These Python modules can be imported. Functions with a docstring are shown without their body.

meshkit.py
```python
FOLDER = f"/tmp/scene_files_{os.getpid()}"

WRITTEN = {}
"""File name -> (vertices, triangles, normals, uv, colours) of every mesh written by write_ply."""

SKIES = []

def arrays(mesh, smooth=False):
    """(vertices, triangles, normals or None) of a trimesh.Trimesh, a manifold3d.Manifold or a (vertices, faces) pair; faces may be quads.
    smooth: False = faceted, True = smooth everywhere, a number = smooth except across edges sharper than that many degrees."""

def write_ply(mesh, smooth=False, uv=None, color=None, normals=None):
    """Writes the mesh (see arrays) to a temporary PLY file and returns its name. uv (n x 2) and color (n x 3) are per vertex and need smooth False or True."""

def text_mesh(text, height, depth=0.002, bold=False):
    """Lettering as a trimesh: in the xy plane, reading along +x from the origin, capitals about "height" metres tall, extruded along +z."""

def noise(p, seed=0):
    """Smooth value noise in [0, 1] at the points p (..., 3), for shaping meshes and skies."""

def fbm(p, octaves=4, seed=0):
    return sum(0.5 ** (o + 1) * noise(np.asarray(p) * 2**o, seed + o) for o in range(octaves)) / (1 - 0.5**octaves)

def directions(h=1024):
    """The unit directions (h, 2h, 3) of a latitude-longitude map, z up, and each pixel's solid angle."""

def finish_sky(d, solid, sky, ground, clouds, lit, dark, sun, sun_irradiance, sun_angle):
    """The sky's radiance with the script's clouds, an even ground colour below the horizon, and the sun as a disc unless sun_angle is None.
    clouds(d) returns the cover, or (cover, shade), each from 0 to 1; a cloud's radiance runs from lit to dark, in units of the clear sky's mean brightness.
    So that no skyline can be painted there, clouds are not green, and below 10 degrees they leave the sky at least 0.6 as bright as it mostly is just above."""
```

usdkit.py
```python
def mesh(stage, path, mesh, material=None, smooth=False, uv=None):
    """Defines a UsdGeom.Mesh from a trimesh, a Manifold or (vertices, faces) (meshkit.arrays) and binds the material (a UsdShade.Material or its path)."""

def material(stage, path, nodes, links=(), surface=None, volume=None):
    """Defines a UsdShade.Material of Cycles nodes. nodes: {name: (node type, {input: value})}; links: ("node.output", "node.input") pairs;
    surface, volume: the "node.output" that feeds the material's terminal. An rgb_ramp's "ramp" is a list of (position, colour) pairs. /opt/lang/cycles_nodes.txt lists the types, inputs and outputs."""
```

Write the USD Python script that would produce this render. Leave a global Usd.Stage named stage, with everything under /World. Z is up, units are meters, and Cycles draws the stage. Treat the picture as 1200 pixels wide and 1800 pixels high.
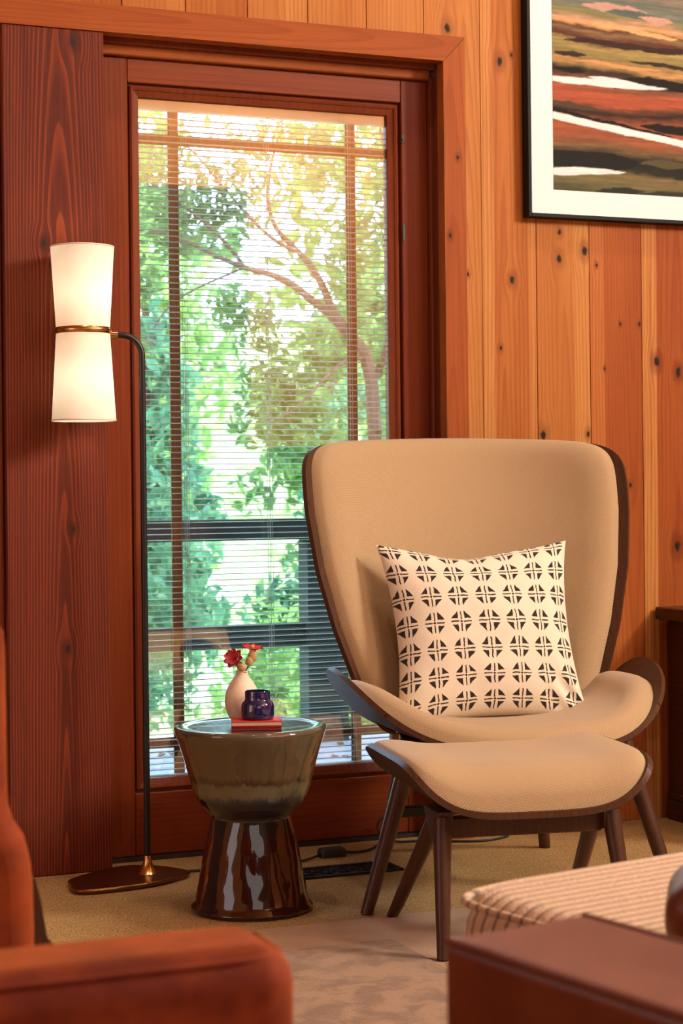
import math, random
import numpy as np, trimesh, usdkit, meshkit
import manifold3d as m3
from pxr import Usd, UsdGeom, UsdLux, UsdShade, Gf, Sdf

rng = np.random.default_rng(7)
stage = Usd.Stage.CreateInMemory()
UsdGeom.SetStageUpAxis(stage, 'Z')
UsdGeom.SetStageMetersPerUnit(stage, 1.0)
UsdGeom.Xform.Define(stage, '/World')
UsdGeom.Scope.Define(stage, '/World/Looks')

# ---------------------------------------------------------------- camera
EXPOSURE = 0.0
EYE = np.array([0.0, -4.515, 0.935])
YAW, ROLL = math.atan(3250 / 7915), 0.011
ca, sa = math.cos(YAW), math.sin(YAW)
right, ahead, upv = np.array([ca, -sa, 0]), np.array([sa, ca, 0]), np.array([0, 0, 1.0])
cr, sr = math.cos(ROLL), math.sin(ROLL)
cx, cy = cr * right - sr * upv, sr * right + cr * upv
cam = UsdGeom.Camera.Define(stage, '/World/camera')
cam.CreateHorizontalApertureAttr(24.0)
cam.CreateVerticalApertureAttr(36.0)
cam.CreateFocalLengthAttr(65.0)
cam.CreateVerticalApertureOffsetAttr(-0.7)
cam.CreateFStopAttr(9.0)
cam.CreateFocusDistanceAttr(4.05)
cam.CreateClippingRangeAttr(Gf.Vec2f(0.05, 1000))
cam.CreateExposureAttr(EXPOSURE)
M = Gf.Matrix4d(*cx, 0, *cy, 0, *(-ahead), 0, *EYE, 1)
cam.AddTransformOp().Set(M)

# ---------------------------------------------------------------- sky, sun, daylight through the room's other windows
sky = usdkit.material(stage, '/World/Looks/sky', {
    'tc': ('texture_coordinate', {}),
    's': ('sky_texture', {'sky_type': 'multiple_scattering', 'sun_disc': False, 'sun_elevation': 0.85, 'sun_rotation': 2.3, 'sun_intensity': 1.0}),
    'n': ('noise_texture', {'scale': 3.0, 'detail': 6.0, 'roughness': 0.6}),
    'r': ('rgb_ramp', {'ramp': [(0.45, (0, 0, 0)), (0.65, (1, 1, 1))]}),
    'm': ('mix', {'color2': (6.0, 6.3, 6.8)}),
    'b': ('background_shader', {'strength': 1.5})},
    [('tc.generated', 'n.vector'), ('n.fac', 'r.fac'), ('r.color', 'm.fac'), ('s.color', 'm.color1'), ('m.color', 'b.color')], surface='b.background')
dome = UsdLux.DomeLight.Define(stage, '/World/sky_light')
dome.CreateIntensityAttr(1.0)
UsdShade.MaterialBindingAPI.Apply(dome.GetPrim()).Bind(sky)


def look_along(d):
    """Rotation whose -z axis points along d."""
    z = -np.asarray(d, float); z /= np.linalg.norm(z)
    x = np.cross([0, 0, 1.0], z); x /= np.linalg.norm(x)
    return x, np.cross(z, x), z


sun = UsdLux.DistantLight.Define(stage, '/World/sun')
sun.CreateIntensityAttr(62.0); sun.CreateAngleAttr(0.6); sun.CreateColorAttr(Gf.Vec3f(1.0, 0.93, 0.78))
x_, y_, z_ = look_along((-0.50, 0.45, -0.80))
sun.AddTransformOp().Set(Gf.Matrix4d(*x_, 0, *y_, 0, *z_, 0, 0, 0, 10, 1))


def window_light(name, at, towards, w, h, power, color):
    l = UsdLux.RectLight.Define(stage, '/World/' + name)
    l.CreateWidthAttr(w); l.CreateHeightAttr(h); l.CreateIntensityAttr(power); l.CreateColorAttr(Gf.Vec3f(*color))
    x, y, z = look_along(towards)
    l.AddTransformOp().Set(Gf.Matrix4d(*x, 0, *y, 0, *z, 0, *at, 1))


window_light('daylight_key', (4.93, -3.3, 3.05), (-1, 0, 0), 1.1, 0.9, 106, (1.0, 0.91, 0.79))
window_light('daylight_left', (-1.93, -1.95, 1.10), (1, 0, 0), 1.5, 2.0, 1.7, (0.95, 0.92, 1.0))
window_light('daylight_back', (0.3, -7.38, 1.9), (0, 1, 0), 3.0, 1.6, 1.3, (1.0, 0.92, 0.85))


def downlight(at, power, color=(1.0, 0.90, 0.76)):
    l = UsdLux.DiskLight.Define(stage, '/World/downlight_%d' % (len([c for c in stage.GetPrimAtPath('/World').GetChildren() if c.GetName().startswith('downlight')]) + 1))
    l.CreateRadiusAttr(0.075); l.CreateIntensityAttr(power); l.CreateColorAttr(Gf.Vec3f(*color))
    l.AddTranslateOp().Set(Gf.Vec3d(*at))


for at in ((1.2, -0.95, 4.08), (2.5, -0.95, 4.08), (3.8, -0.95, 4.08)):
    downlight(at, 260)
for at in ((3.1, -7.1, 4.08), (4.0, -7.1, 4.08), (4.6, -6.7, 4.08), (4.6, -5.6, 4.08)):
    downlight(at, 1500)

# ---------------------------------------------------------------- helpers
made = {}


def path_of(name, parent):
    base = (parent.GetPath().pathString if parent is not None else '/World') + '/'
    n = made.get((base, name), 0)
    made[(base, name)] = n + 1
    return base + (name if n == 0 else '%s_%03d' % (name, n))


def obj(name, mesh, mat, parent=None, smooth=False, uv=None):
    return usdkit.mesh(stage, path_of(name, parent), mesh, mat, smooth=smooth, uv=uv).GetPrim()


def tag(p, label=None, cat=None, group=None, kind=None):
    for k, v in (('label', label), ('category', cat), ('group', group), ('kind', kind)):
        if v:
            p.SetCustomDataByKey(k, v)
    return p


def thing(name, label=None, cat=None, loc=(0, 0, 0), rz=0.0, group=None, kind=None):
    x = UsdGeom.Xform.Define(stage, path_of(name, None))
    x.AddTranslateOp().Set(Gf.Vec3d(*map(float, loc)))
    if rz:
        x.AddRotateZOp().Set(float(rz))
    return tag(x.GetPrim(), label, cat, group, kind)


def cat_(*ms):
    return trimesh.util.concatenate([m for m in ms])


def box(x0, x1, y0, y1, z0, z1, bev=0.0):
    """An axis-aligned box; bev rounds its edges with a chamfer."""
    if bev <= 0:
        m = trimesh.creation.box([x1 - x0, y1 - y0, z1 - z0])
        m.apply_translation([(x0 + x1) / 2, (y0 + y1) / 2, (z0 + z1) / 2])
        return m
    pts = []
    for sx, X in ((1, x0), (-1, x1)):
        for sy, Y in ((1, y0), (-1, y1)):
            for sz, Z in ((1, z0), (-1, z1)):
                pts += [(X + sx * bev, Y + sy * bev, Z), (X + sx * bev, Y, Z + sz * bev), (X, Y + sy * bev, Z + sz * bev)]
    return trimesh.Trimesh(*hull(pts), process=False)


def hull(pts):
    h = m3.Manifold.hull_points(np.asarray(pts, float))
    m = h.to_mesh()
    return np.array(m.vert_properties[:, :3], float), np.array(m.tri_verts)


def rbox(x0, x1, y0, y1, z0, z1, r, seg=24):
    s = [m3.Manifold.sphere(r, seg).translate((X, Y, Z)) for X in (x0 + r, x1 - r) for Y in (y0 + r, y1 - r) for Z in (z0 + r, z1 - r)]
    m = m3.Manifold.batch_hull(s).to_mesh()
    return trimesh.Trimesh(np.array(m.vert_properties[:, :3], float), np.array(m.tri_verts), process=False)


def grid_faces(n, m, flip=False, wrap=False):
    i, j = np.meshgrid(np.arange(n - 1), np.arange(m if wrap else m - 1), indexing='ij')
    j2 = (j + 1) % m
    a, b, c, d = i * m + j, (i + 1) * m + j, (i + 1) * m + j2, i * m + j2
    q = np.stack([a, b, c, d], -1).reshape(-1, 4)
    q = q[:, ::-1] if flip else q
    return np.vstack([q[:, [0, 1, 2]], q[:, [0, 2, 3]]])


def closed(v, f):
    t = trimesh.Trimesh(v, f, process=False)
    if t.volume < 0:
        t.invert()
    return t


def normals_of(P):
    du = np.gradient(P, axis=0); dv = np.gradient(P, axis=1)
    N = np.cross(du, dv)
    return N / np.maximum(np.linalg.norm(N, axis=-1, keepdims=True), 1e-9)


def sheet(P, up, dn, N=None):
    """A closed slab around the surface grid P: out by up and dn (numbers or grids) along its normals."""
    n, m, _ = P.shape
    N = normals_of(P) if N is None else N
    up = np.broadcast_to(np.asarray(up, float), (n, m))[..., None]
    dn = np.broadcast_to(np.asarray(dn, float), (n, m))[..., None]
    v = np.vstack([(P + N * up).reshape(-1, 3), (P - N * dn).reshape(-1, 3)])
    k = n * m
    ring = np.concatenate([np.arange(m - 1), np.arange(m - 1, n * m - 1, m), np.arange(n * m - 1, (n - 1) * m, -1), np.arange((n - 1) * m, 0, -m)])
    r2 = np.roll(ring, -1)
    side = np.vstack([np.stack([ring, r2, r2 + k], 1), np.stack([ring, r2 + k, ring + k], 1)])
    f = np.vstack([grid_faces(n, m), grid_faces(n, m, True) + k, side])
    t = trimesh.Trimesh(v, f, process=False)
    t2 = trimesh.Trimesh(v, np.vstack([grid_faces(n, m), grid_faces(n, m, True) + k, side[:, ::-1]]), process=False)
    t = t2 if t2.is_winding_consistent else t
    if t.volume < 0:
        t.invert()
    return t


def tube(pts, r, sides=10, caps=True):
    p = np.asarray(pts, float)
    r = np.broadcast_to(np.asarray(r, float), (len(p),))
    t = np.gradient(p, axis=0); t /= np.linalg.norm(t, axis=1, keepdims=True)
    a = np.array([1.0, 0, 0]) if abs(t[0][0]) < 0.8 else np.array([0, 1.0, 0])
    rows = []
    for k in range(len(p)):
        a = a - t[k] * (a @ t[k]); a /= np.linalg.norm(a)
        b = np.cross(t[k], a)
        th = np.arange(sides) / sides * 2 * np.pi
        rows.append(p[k] + r[k] * (np.cos(th)[:, None] * a + np.sin(th)[:, None] * b))
    v = np.vstack(rows); f = grid_faces(len(p), sides, wrap=True)
    if caps:
        k = len(v); v = np.vstack([v, p[0], p[-1]])
        s = np.arange(sides); s2 = (s + 1) % sides; e = (len(p) - 1) * sides
        f = np.vstack([f, np.stack([s, s2, np.full(sides, k)], 1), np.stack([s2 + e, s + e, np.full(sides, k + 1)], 1)])
    return closed(v, f)


def spline(pts, n):
    from scipy.interpolate import CubicSpline
    p = np.asarray(pts, float)
    d = np.r_[0, np.cumsum(np.linalg.norm(np.diff(p, axis=0), axis=1))]
    return CubicSpline(d, p)(np.linspace(0, d[-1], n))


def lathe(profile, n=64):
    """Closed solid of revolution about z from (r, z) pairs that start and end on the axis."""
    p = np.asarray(profile, float)
    th = np.arange(n) / n * 2 * np.pi
    v = np.stack([p[:, :1] * np.cos(th), p[:, :1] * np.sin(th), np.repeat(p[:, 1:], n, 1)], -1).reshape(-1, 3)
    return closed(v, grid_faces(len(p), n, wrap=True))


def prism(poly, z0, z1):
    from shapely.geometry import Polygon
    m = trimesh.creation.extrude_polygon(Polygon(poly), z1 - z0, engine='earcut')
    m.apply_translation([0, 0, z0])
    return m


def moved(m, d):
    m = m.copy(); m.apply_translation(d); return m


def turned(m, ang, axis, point=(0, 0, 0)):
    m = m.copy(); m.apply_transform(trimesh.transformations.rotation_matrix(ang, axis, point)); return m


def wallprism(poly, y0, y1):
    m = prism(poly, 0, y1 - y0)
    return closed(np.stack([m.vertices[:, 0], y1 - m.vertices[:, 2], m.vertices[:, 1]], 1), m.faces)


# ---------------------------------------------------------------- materials
class G:
    """Collects the nodes of one material."""
    def __init__(self):
        self.n, self.l = {}, []

    def add(self, kind, out, **inp):
        name = 'n%d' % len(self.n)
        vals = {}
        for k, v in inp.items():
            if isinstance(v, str) and '.' in v:
                self.l.append((v, name + '.' + k))
            else:
                vals[k] = v
        self.n[name] = (kind, vals)
        return name + '.' + out

    def math(self, op, a, b=0.0, c=0.0, clamp=False):
        return self.add('math', 'value', math_type=op, value1=a, value2=b, value3=c, use_clamp=clamp)

    def pos(self):
        return self.add('texture_coordinate', 'object')

    def scaled(self, v, s, loc=(0, 0, 0), rot=(0, 0, 0)):
        return self.add('mapping', 'vector', vector=v, scale=s, location=loc, rotation=rot)

    def noise(self, v, scale=1.0, detail=3.0, rough=0.5, dist=0.0):
        return self.add('noise_texture', 'fac', vector=v, scale=scale, detail=detail, roughness=rough, distortion=dist)

    def ramp(self, f, stops):
        return self.add('rgb_ramp', 'color', fac=f, ramp=stops)

    def mix(self, f, a, b, t='mix'):
        return self.add('mix', 'color', mix_type=t, fac=f, color1=a, color2=b)

    def rng(self, v, a, b, c=0.0, d=1.0, kind='smoothstep'):
        return self.add('map_range', 'result', range_type=kind, value=v, from_min=a, from_max=b, to_min=c, to_max=d, clamp=True)

    def bump(self, h, strength=0.3, dist=0.01):
        return self.add('bump', 'normal', height=h, strength=strength, distance=dist)

    def finish(self, name, **p):
        s = self.add('principled_bsdf', 'BSDF', **p)
        return usdkit.material(stage, '/World/Looks/' + name, self.n, self.l, surface=s)


def flat(name, color, rough=0.5, **k):
    return G().finish(name, base_color=color, roughness=rough, **k)


def wood(name, light, dark, late, cross='x', along='z', center=0.0, pith=0.02, slope=0.02, z0=0.0, freq=260.0, wob=0.012, rings=0.6, fibre=0.35, blotch=0.4, rough=0.55, coat=0.0, knots=(), seed=0.0, bands=(), bumpy=0.12, spec=0.10):
    """Plain-sawn timber: rings about a pith that dips under the face, fibres along the grain, round knots with a halo.
    bands: (from, to, colour) stripes across the grain, for sapwood and heartwood."""
    g = G()
    p = g.pos()
    s = g.add('separate_xyz', 'x', vector=p)
    nm = s.split('.')[0]
    c, a = nm + '.' + cross, nm + '.' + along
    sc = [60.0, 60.0, 60.0]; sc['xyz'.index(along)] = 1.2
    lo = [9.0, 9.0, 9.0]; lo['xyz'.index(along)] = 0.8
    fi = [420.0, 420.0, 420.0]; fi['xyz'.index(along)] = 7.0
    pl = g.scaled(p, tuple(lo), (seed, seed * 1.7, seed * 0.6))
    n1 = g.noise(pl, 1.0, 2.0)
    n2 = g.noise(g.scaled(p, tuple(x * 0.4 for x in lo), (seed + 5, seed, seed + 9)), 1.0, 2.0)
    dc = g.math('subtract', c, center)
    bend = g.math('multiply', g.math('subtract', n1, 0.5), wob * 2)
    dc = g.math('add', dc, bend)
    kn_col = None
    for (kx, kz, kr) in knots:
        ex, ez = g.math('subtract', c, kx), g.math('multiply', g.math('subtract', a, kz), 0.62)
        dd = g.math('sqrt', g.math('add', g.math('multiply', ex, ex), g.math('multiply', ez, ez)))
        kn = g.noise(g.scaled(p, (70, 70, 70)), 1.0, 2.0)
        dd = g.math('add', dd, g.math('multiply', g.math('subtract', kn, 0.5), kr * 0.8))
        core = g.rng(dd, kr * 0.35, kr * 0.85, 1.0, 0.0)
        halo = g.rng(dd, kr * 0.8, kr * 2.4, 1.0, 0.0)
        push = g.math('multiply', g.math('multiply', g.rng(dd, kr * 0.3, kr * 5.0, 1.0, 0.0), ex), -0.75)
        dc = g.math('add', dc, push)
        kn_col = (core, halo) if kn_col is None else (g.math('maximum', kn_col[0], core), g.math('maximum', kn_col[1], halo))
    dep = g.math('add', g.math('add', g.math('multiply', g.math('subtract', a, z0), slope), pith), g.math('multiply', g.math('subtract', n2, 0.5), wob * 4))
    rho = g.math('sqrt', g.math('add', g.math('multiply', dc, dc), g.math('multiply', dep, dep)))
    ph = g.math('fraction', g.math('multiply', rho, freq / 6.2832 * 1.0))
    ring = g.rng(ph, 0.40, 0.92)
    ring = g.math('multiply', ring, g.rng(ph, 0.92, 1.0, 1.0, 0.0))
    fib = g.noise(g.scaled(p, tuple(fi)), 1.0, 2.0)
    streak = g.noise(g.scaled(p, tuple(sc), (seed * 3, 0, seed)), 1.0, 3.0, 0.6)
    big = g.rng(g.noise(g.scaled(p, tuple(x * 0.7 for x in lo), (seed * 2, seed, 3)), 1.0, 3.0), 0.3, 0.7)
    col = g.mix(g.math('multiply', big, blotch), light, dark)
    edge = g.noise(g.scaled(p, tuple(x * 0.5 for x in lo), (3, seed, 1)), 1.0, 2.0)
    for (b0, b1, bc) in bands:
        ce = g.math('add', c, g.math('multiply', g.math('subtract', edge, 0.5), 0.02))
        col = g.mix(g.math('multiply', g.rng(ce, b0 - 0.004, b0 + 0.004), g.rng(ce, b1 - 0.004, b1 + 0.004, 1.0, 0.0)), col, bc)
    col = g.mix(g.math('multiply', ring, rings), col, late)
    col = g.mix(g.math('multiply', g.rng(fib, 0.35, 0.75), fibre), col, late)
    col = g.mix(g.math('multiply', g.rng(streak, 0.48, 0.70), 0.55), col, dark)
    if kn_col:
        col = g.mix(g.math('multiply', kn_col[1], 0.55), col, tuple(x * 0.55 for x in dark))
        col = g.mix(kn_col[0], col, (0.022, 0.010, 0.006))
    h = g.math('add', g.math('multiply', fib, 0.5), ring)
    return g.finish(name, base_color=col, roughness=rough, coat_weight=coat, coat_roughness=0.25, specular_ior_level=spec, normal=g.bump(h, bumpy, 0.002))


# reddish stained timber of the door, post and trim
STAIN_L, STAIN_D, STAIN_K = (0.23, 0.046, 0.010), (0.14, 0.023, 0.006), (0.09, 0.016, 0.006)
TRIM_L, TRIM_D, TRIM_K = (0.33, 0.088, 0.018), (0.25, 0.058, 0.014), (0.17, 0.034, 0.009)
m_post = wood('post_wood', (0.088, 0.0135, 0.004), (0.062, 0.009, 0.003), (0.30, 0.050, 0.009), center=1.096, pith=0.0, slope=0.028, z0=-0.35, freq=900, wob=0.010, rings=0.5, fibre=0.16, blotch=0.6,
              knots=[(1.133, 2.055, 0.012), (1.054, 1.555, 0.009), (1.12, 0.851, 0.008), (1.104, 0.557, 0.010)], rough=0.6, seed=1.3, coat=0.0, spec=0.2)
m_stile = wood('door_stile_wood', STAIN_L, STAIN_D, STAIN_K, center=1.0, pith=0.02, freq=500, wob=0.01, rings=0.12, fibre=0.28, blotch=0.9, seed=2.2, rough=0.42, coat=0.06)
m_rail = wood('door_rail_wood', STAIN_L, STAIN_D, STAIN_K, cross='z', along='x', center=1.9, pith=0.03, freq=420, wob=0.02, rings=0.18, fibre=0.25, blotch=0.9, seed=3.1, rough=0.42, coat=0.06)
m_bead = wood('door_bead_wood', (0.20, 0.045, 0.016), (0.14, 0.030, 0.012), (0.07, 0.016, 0.008), center=1.0, freq=300, rings=0.2, fibre=0.3, seed=4.0, rough=0.4, coat=0.06)
m_casing_v = wood('casing_upright_wood', TRIM_L, TRIM_D, TRIM_K, center=2.16, pith=0.01, slope=0.03, z0=0.9, freq=620, wob=0.012, rings=0.35, fibre=0.3, blotch=0.7, seed=5.5, knots=[(2.185, 1.83, 0.006), (2.16, 1.62, 0.007)])
m_casing_h = wood('casing_head_wood', TRIM_L, TRIM_D, TRIM_K, cross='z', along='x', center=2.13, pith=0.012, slope=0.04, z0=1.1, freq=560, wob=0.014, rings=0.35, fibre=0.3, blotch=0.8, seed=6.1, knots=[(1.30, 2.145, 0.010), (1.59, 2.16, 0.007), (1.70, 2.12, 0.008)])
m_header = wood('header_wood', (0.36, 0.105, 0.026), STAIN_L, STAIN_K, cross='z', along='x', center=2.06, freq=420, wob=0.02, rings=0.25, fibre=0.3, seed=7.7)
m_muntin = wood('muntin_wood', (0.34, 0.120, 0.050), (0.26, 0.080, 0.032), (0.16, 0.045, 0.02), freq=300, rings=0.3, seed=8.8, rough=0.5)
m_walnut = wood('walnut', (0.078, 0.029, 0.012), (0.050, 0.018, 0.008), (0.026, 0.010, 0.005), cross='x', along='z', center=0.3, freq=500, rings=0.25, fibre=0.4, blotch=0.8, rough=0.38, coat=0.12, spec=0.25, seed=9.1)
m_ply = wood('walnut_veneer', (0.080, 0.032, 0.014), (0.053, 0.020, 0.009), (0.028, 0.011, 0.006), cross='x', along='z', center=0.3, freq=420, rings=0.25, fibre=0.4, blotch=0.7, rough=0.45, coat=0.04, spec=0.2, seed=9.6)
m_desk = wood('desk_wood', (0.075, 0.026, 0.013), (0.05, 0.017, 0.009), (0.03, 0.01, 0.006), cross='z', along='x', freq=400, rings=0.3, rough=0.35, coat=0.3, seed=10.4)
m_shell_dark = flat('recess_dark', (0.02, 0.008, 0.005), 0.6)
m_ceil = wood('ceiling_boards', (0.50, 0.22, 0.07), (0.42, 0.16, 0.05), (0.30, 0.10, 0.03), cross='x', along='y', freq=300, rings=0.3, seed=11.0)
m_black = flat('black_metal', (0.012, 0.011, 0.010), 0.38, metallic=0.3)
m_brass = flat('brass', (0.62, 0.37, 0.12), 0.22, metallic=1.0)
m_bronze = flat('bronze_plate', (0.25, 0.105, 0.038), 0.30, metallic=1.0)
m_rubber = flat('black_rubber', (0.012, 0.012, 0.012), 0.5)
m_white_light = flat('blind_vinyl', (0.62, 0.58, 0.50), 0.45)
m_cord = flat('blind_cord', (0.45, 0.42, 0.36), 0.8)
m_steel = flat('latch_steel', (0.07, 0.06, 0.055), 0.6, metallic=0.4)


def fabric(name, base, dark, cell=0.0042, bump=0.35, sheen=0.15):
    g = G(); p = g.pos()
    a = g.add('wave_texture', 'fac', vector=g.scaled(p, (1, 1, 1), (0, 0, 0), (0, 0.785, 0)), wave_type='bands', bands_direction='x', scale=0.314 / cell, distortion=0.6, detail=1.0, detail_scale=3.0)
    b = g.add('wave_texture', 'fac', vector=g.scaled(p, (1, 1, 1), (0, 0, 0), (0, -0.785, 0.785)), wave_type='bands', bands_direction='x', scale=0.314 / cell, distortion=0.6, detail=1.0, detail_scale=3.0)
    w = g.math('multiply', a, b)
    n = g.noise(g.scaled(p, (300, 300, 300)), 1.0, 2.0)
    f = g.math('add', g.math('multiply', w, 0.75), g.math('multiply', n, 0.35), clamp=True)
    big = g.noise(p, 5.0, 2.0)
    col = g.mix(f, dark, base)
    col = g.mix(g.math('multiply', big, 0.15), col, dark)
    return g.finish(name, base_color=col, roughness=0.9, sheen_weight=sheen, sheen_roughness=0.5, specular_ior_level=0.2, normal=g.bump(f, bump, 0.0015))


m_tan = fabric('tan_weave', (0.46, 0.325, 0.187), (0.335, 0.222, 0.115))

# carpet: looped wool in two close tones with a faint run of the weave
g = G(); p = g.pos()
n1 = g.noise(g.scaled(p, (170, 420, 170), rot=(0, 0, 0.15)), 1.0, 3.0, 0.65)
n2 = g.noise(g.scaled(p, (18, 60, 18)), 1.0, 3.0, 0.6)
col = g.ramp(n1, [(0.36, (0.15, 0.080, 0.028)), (0.5, (0.45, 0.272, 0.105)), (0.62, (0.66, 0.44, 0.19))])
col = g.mix(g.math('multiply', g.rng(n2, 0.35, 0.7), 0.35), col, (0.26, 0.165, 0.075))
m_carpet = g.finish('carpet', base_color=col, roughness=0.95, specular_ior_level=0.1, normal=g.bump(n1, 0.8, 0.006))


def pile(name, a, b, c, s1=260, s2=9):
    g = G(); p = g.pos()
    n1 = g.noise(g.scaled(p, (s1, s1, s1)), 1.0, 3.0, 0.6)
    n2 = g.noise(p, s2, 4.0, 0.6, 0.5)
    col = g.mix(n1, a, b)
    col = g.mix(g.math('multiply', g.rng(n2, 0.42, 0.62), 0.7), col, c)
    return g.finish(name, base_color=col, roughness=0.95, specular_ior_level=0.1, sheen_weight=0.2, normal=g.bump(g.math('add', n1, n2), 0.7, 0.006))


m_rug_border = pile('rug_border', (0.36, 0.205, 0.108), (0.46, 0.275, 0.15), (0.40, 0.235, 0.125), 300, 6)
m_rug_field = pile('rug_field', (0.25, 0.140, 0.072), (0.36, 0.215, 0.115), (0.15, 0.078, 0.040), 240, 14)


def clear_pane(name, refl_ior, tint):
    g = G()
    f = g.add('fresnel', 'fac', IOR=refl_ior)
    t = g.add('transparent_bsdf', 'BSDF', color=tint)
    s = g.add('glossy_bsdf', 'BSDF', color=(1, 1, 1), roughness=0.0)
    m = g.add('mix_closure', 'closure', fac=f, closure1=t, closure2=s)
    return usdkit.material(stage, '/World/Looks/' + name, g.n, g.l, surface=m)


m_glass = clear_pane('door_glass', 1.85, (0.97, 0.985, 0.97))

# ---------------------------------------------------------------- the room: floor, ceiling, walls
ROOM_X0, ROOM_X1, ROOM_Y0, CEIL = -2.0, 5.0, -7.5, 4.1
tag(obj('floor', box(ROOM_X0, ROOM_X1, ROOM_Y0, 0.13, -0.12, 0.0), m_carpet), 'golden beige looped carpet covering the room floor', 'floor', kind='structure')
tag(obj('ceiling', box(ROOM_X0, ROOM_X1, ROOM_Y0, 0.0, CEIL, CEIL + 0.1), m_ceil), 'ceiling of wooden boards', 'ceiling', kind='structure')

m_sheath = flat('wall_sheathing', (0.05, 0.02, 0.01), 0.8)
JOINTS = [2.275 + 0.1675 * k for k in range(-9, 17)]
wall = thing('wall_back', 'knotty pine plank wall around the glazed door', 'wall', kind='structure')
obj('sheathing', cat_(box(ROOM_X0, 1.02, 0.012, 0.16, 0, CEIL), box(1.02, 2.175, 0.012, 0.16, 2.10, CEIL), box(2.175, ROOM_X1, 0.012, 0.16, 0, CEIL)), m_sheath, wall)
P_Y = dict(light=(0.49, 0.215, 0.060), dark=(0.38, 0.132, 0.029), late=(0.24, 0.066, 0.013))
P_O = dict(light=(0.43, 0.152, 0.034), dark=(0.31, 0.088, 0.018), late=(0.19, 0.043, 0.009))
P_R = dict(light=(0.31, 0.082, 0.017), dark=(0.20, 0.040, 0.009), late=(0.18, 0.028, 0.006))
P_M = dict(light=(0.40, 0.122, 0.025), dark=(0.29, 0.072, 0.014), late=(0.18, 0.036, 0.008))
KN = {  # knots seen on each plank, by the number of its joint
    5: [(1.309, 2.156, 0.006)], 6: [], 8: [(2.178, 2.187, 0.013), (2.232, 1.523, 0.006)],
    9: [(2.336, 2.11, 0.012), (2.371, 2.13, 0.005), (2.367, 1.512, 0.010), (2.33, 1.324, 0.006)],
    10: [(2.516, 1.65, 0.008), (2.514, 1.576, 0.012), (2.595, 1.60, 0.013), (2.458, 1.086, 0.013), (2.60, 1.09, 0.008)],
    11: [(2.633, 1.563, 0.005), (2.708, 1.399, 0.005), (2.655, 1.273, 0.004), (2.735, 0.945, 0.007), (2.770, 1.40, 0.006)],
    12: [(2.826, 1.295, 0.013), (2.897, 1.267, 0.013), (2.887, 0.770, 0.015)]}
tones = {0: P_O, 1: P_Y, 2: P_O, 3: P_Y, 4: P_O, 5: P_Y, 6: P_Y, 7: P_Y, 8: P_Y, 9: P_O, 10: P_Y, 11: P_M, 12: P_R, 13: P_R, 14: P_R}
BANDS = {9: [(2.265, 2.312, (0.50, 0.225, 0.065)), (2.420, 2.45, (0.48, 0.20, 0.055))], 12: [(2.77, 2.826, (0.48, 0.21, 0.058))], 11: [(2.60, 2.66, (0.42, 0.14, 0.036))], 10: [(2.56, 2.62, (0.48, 0.21, 0.058))]}
spare = {}
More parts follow.
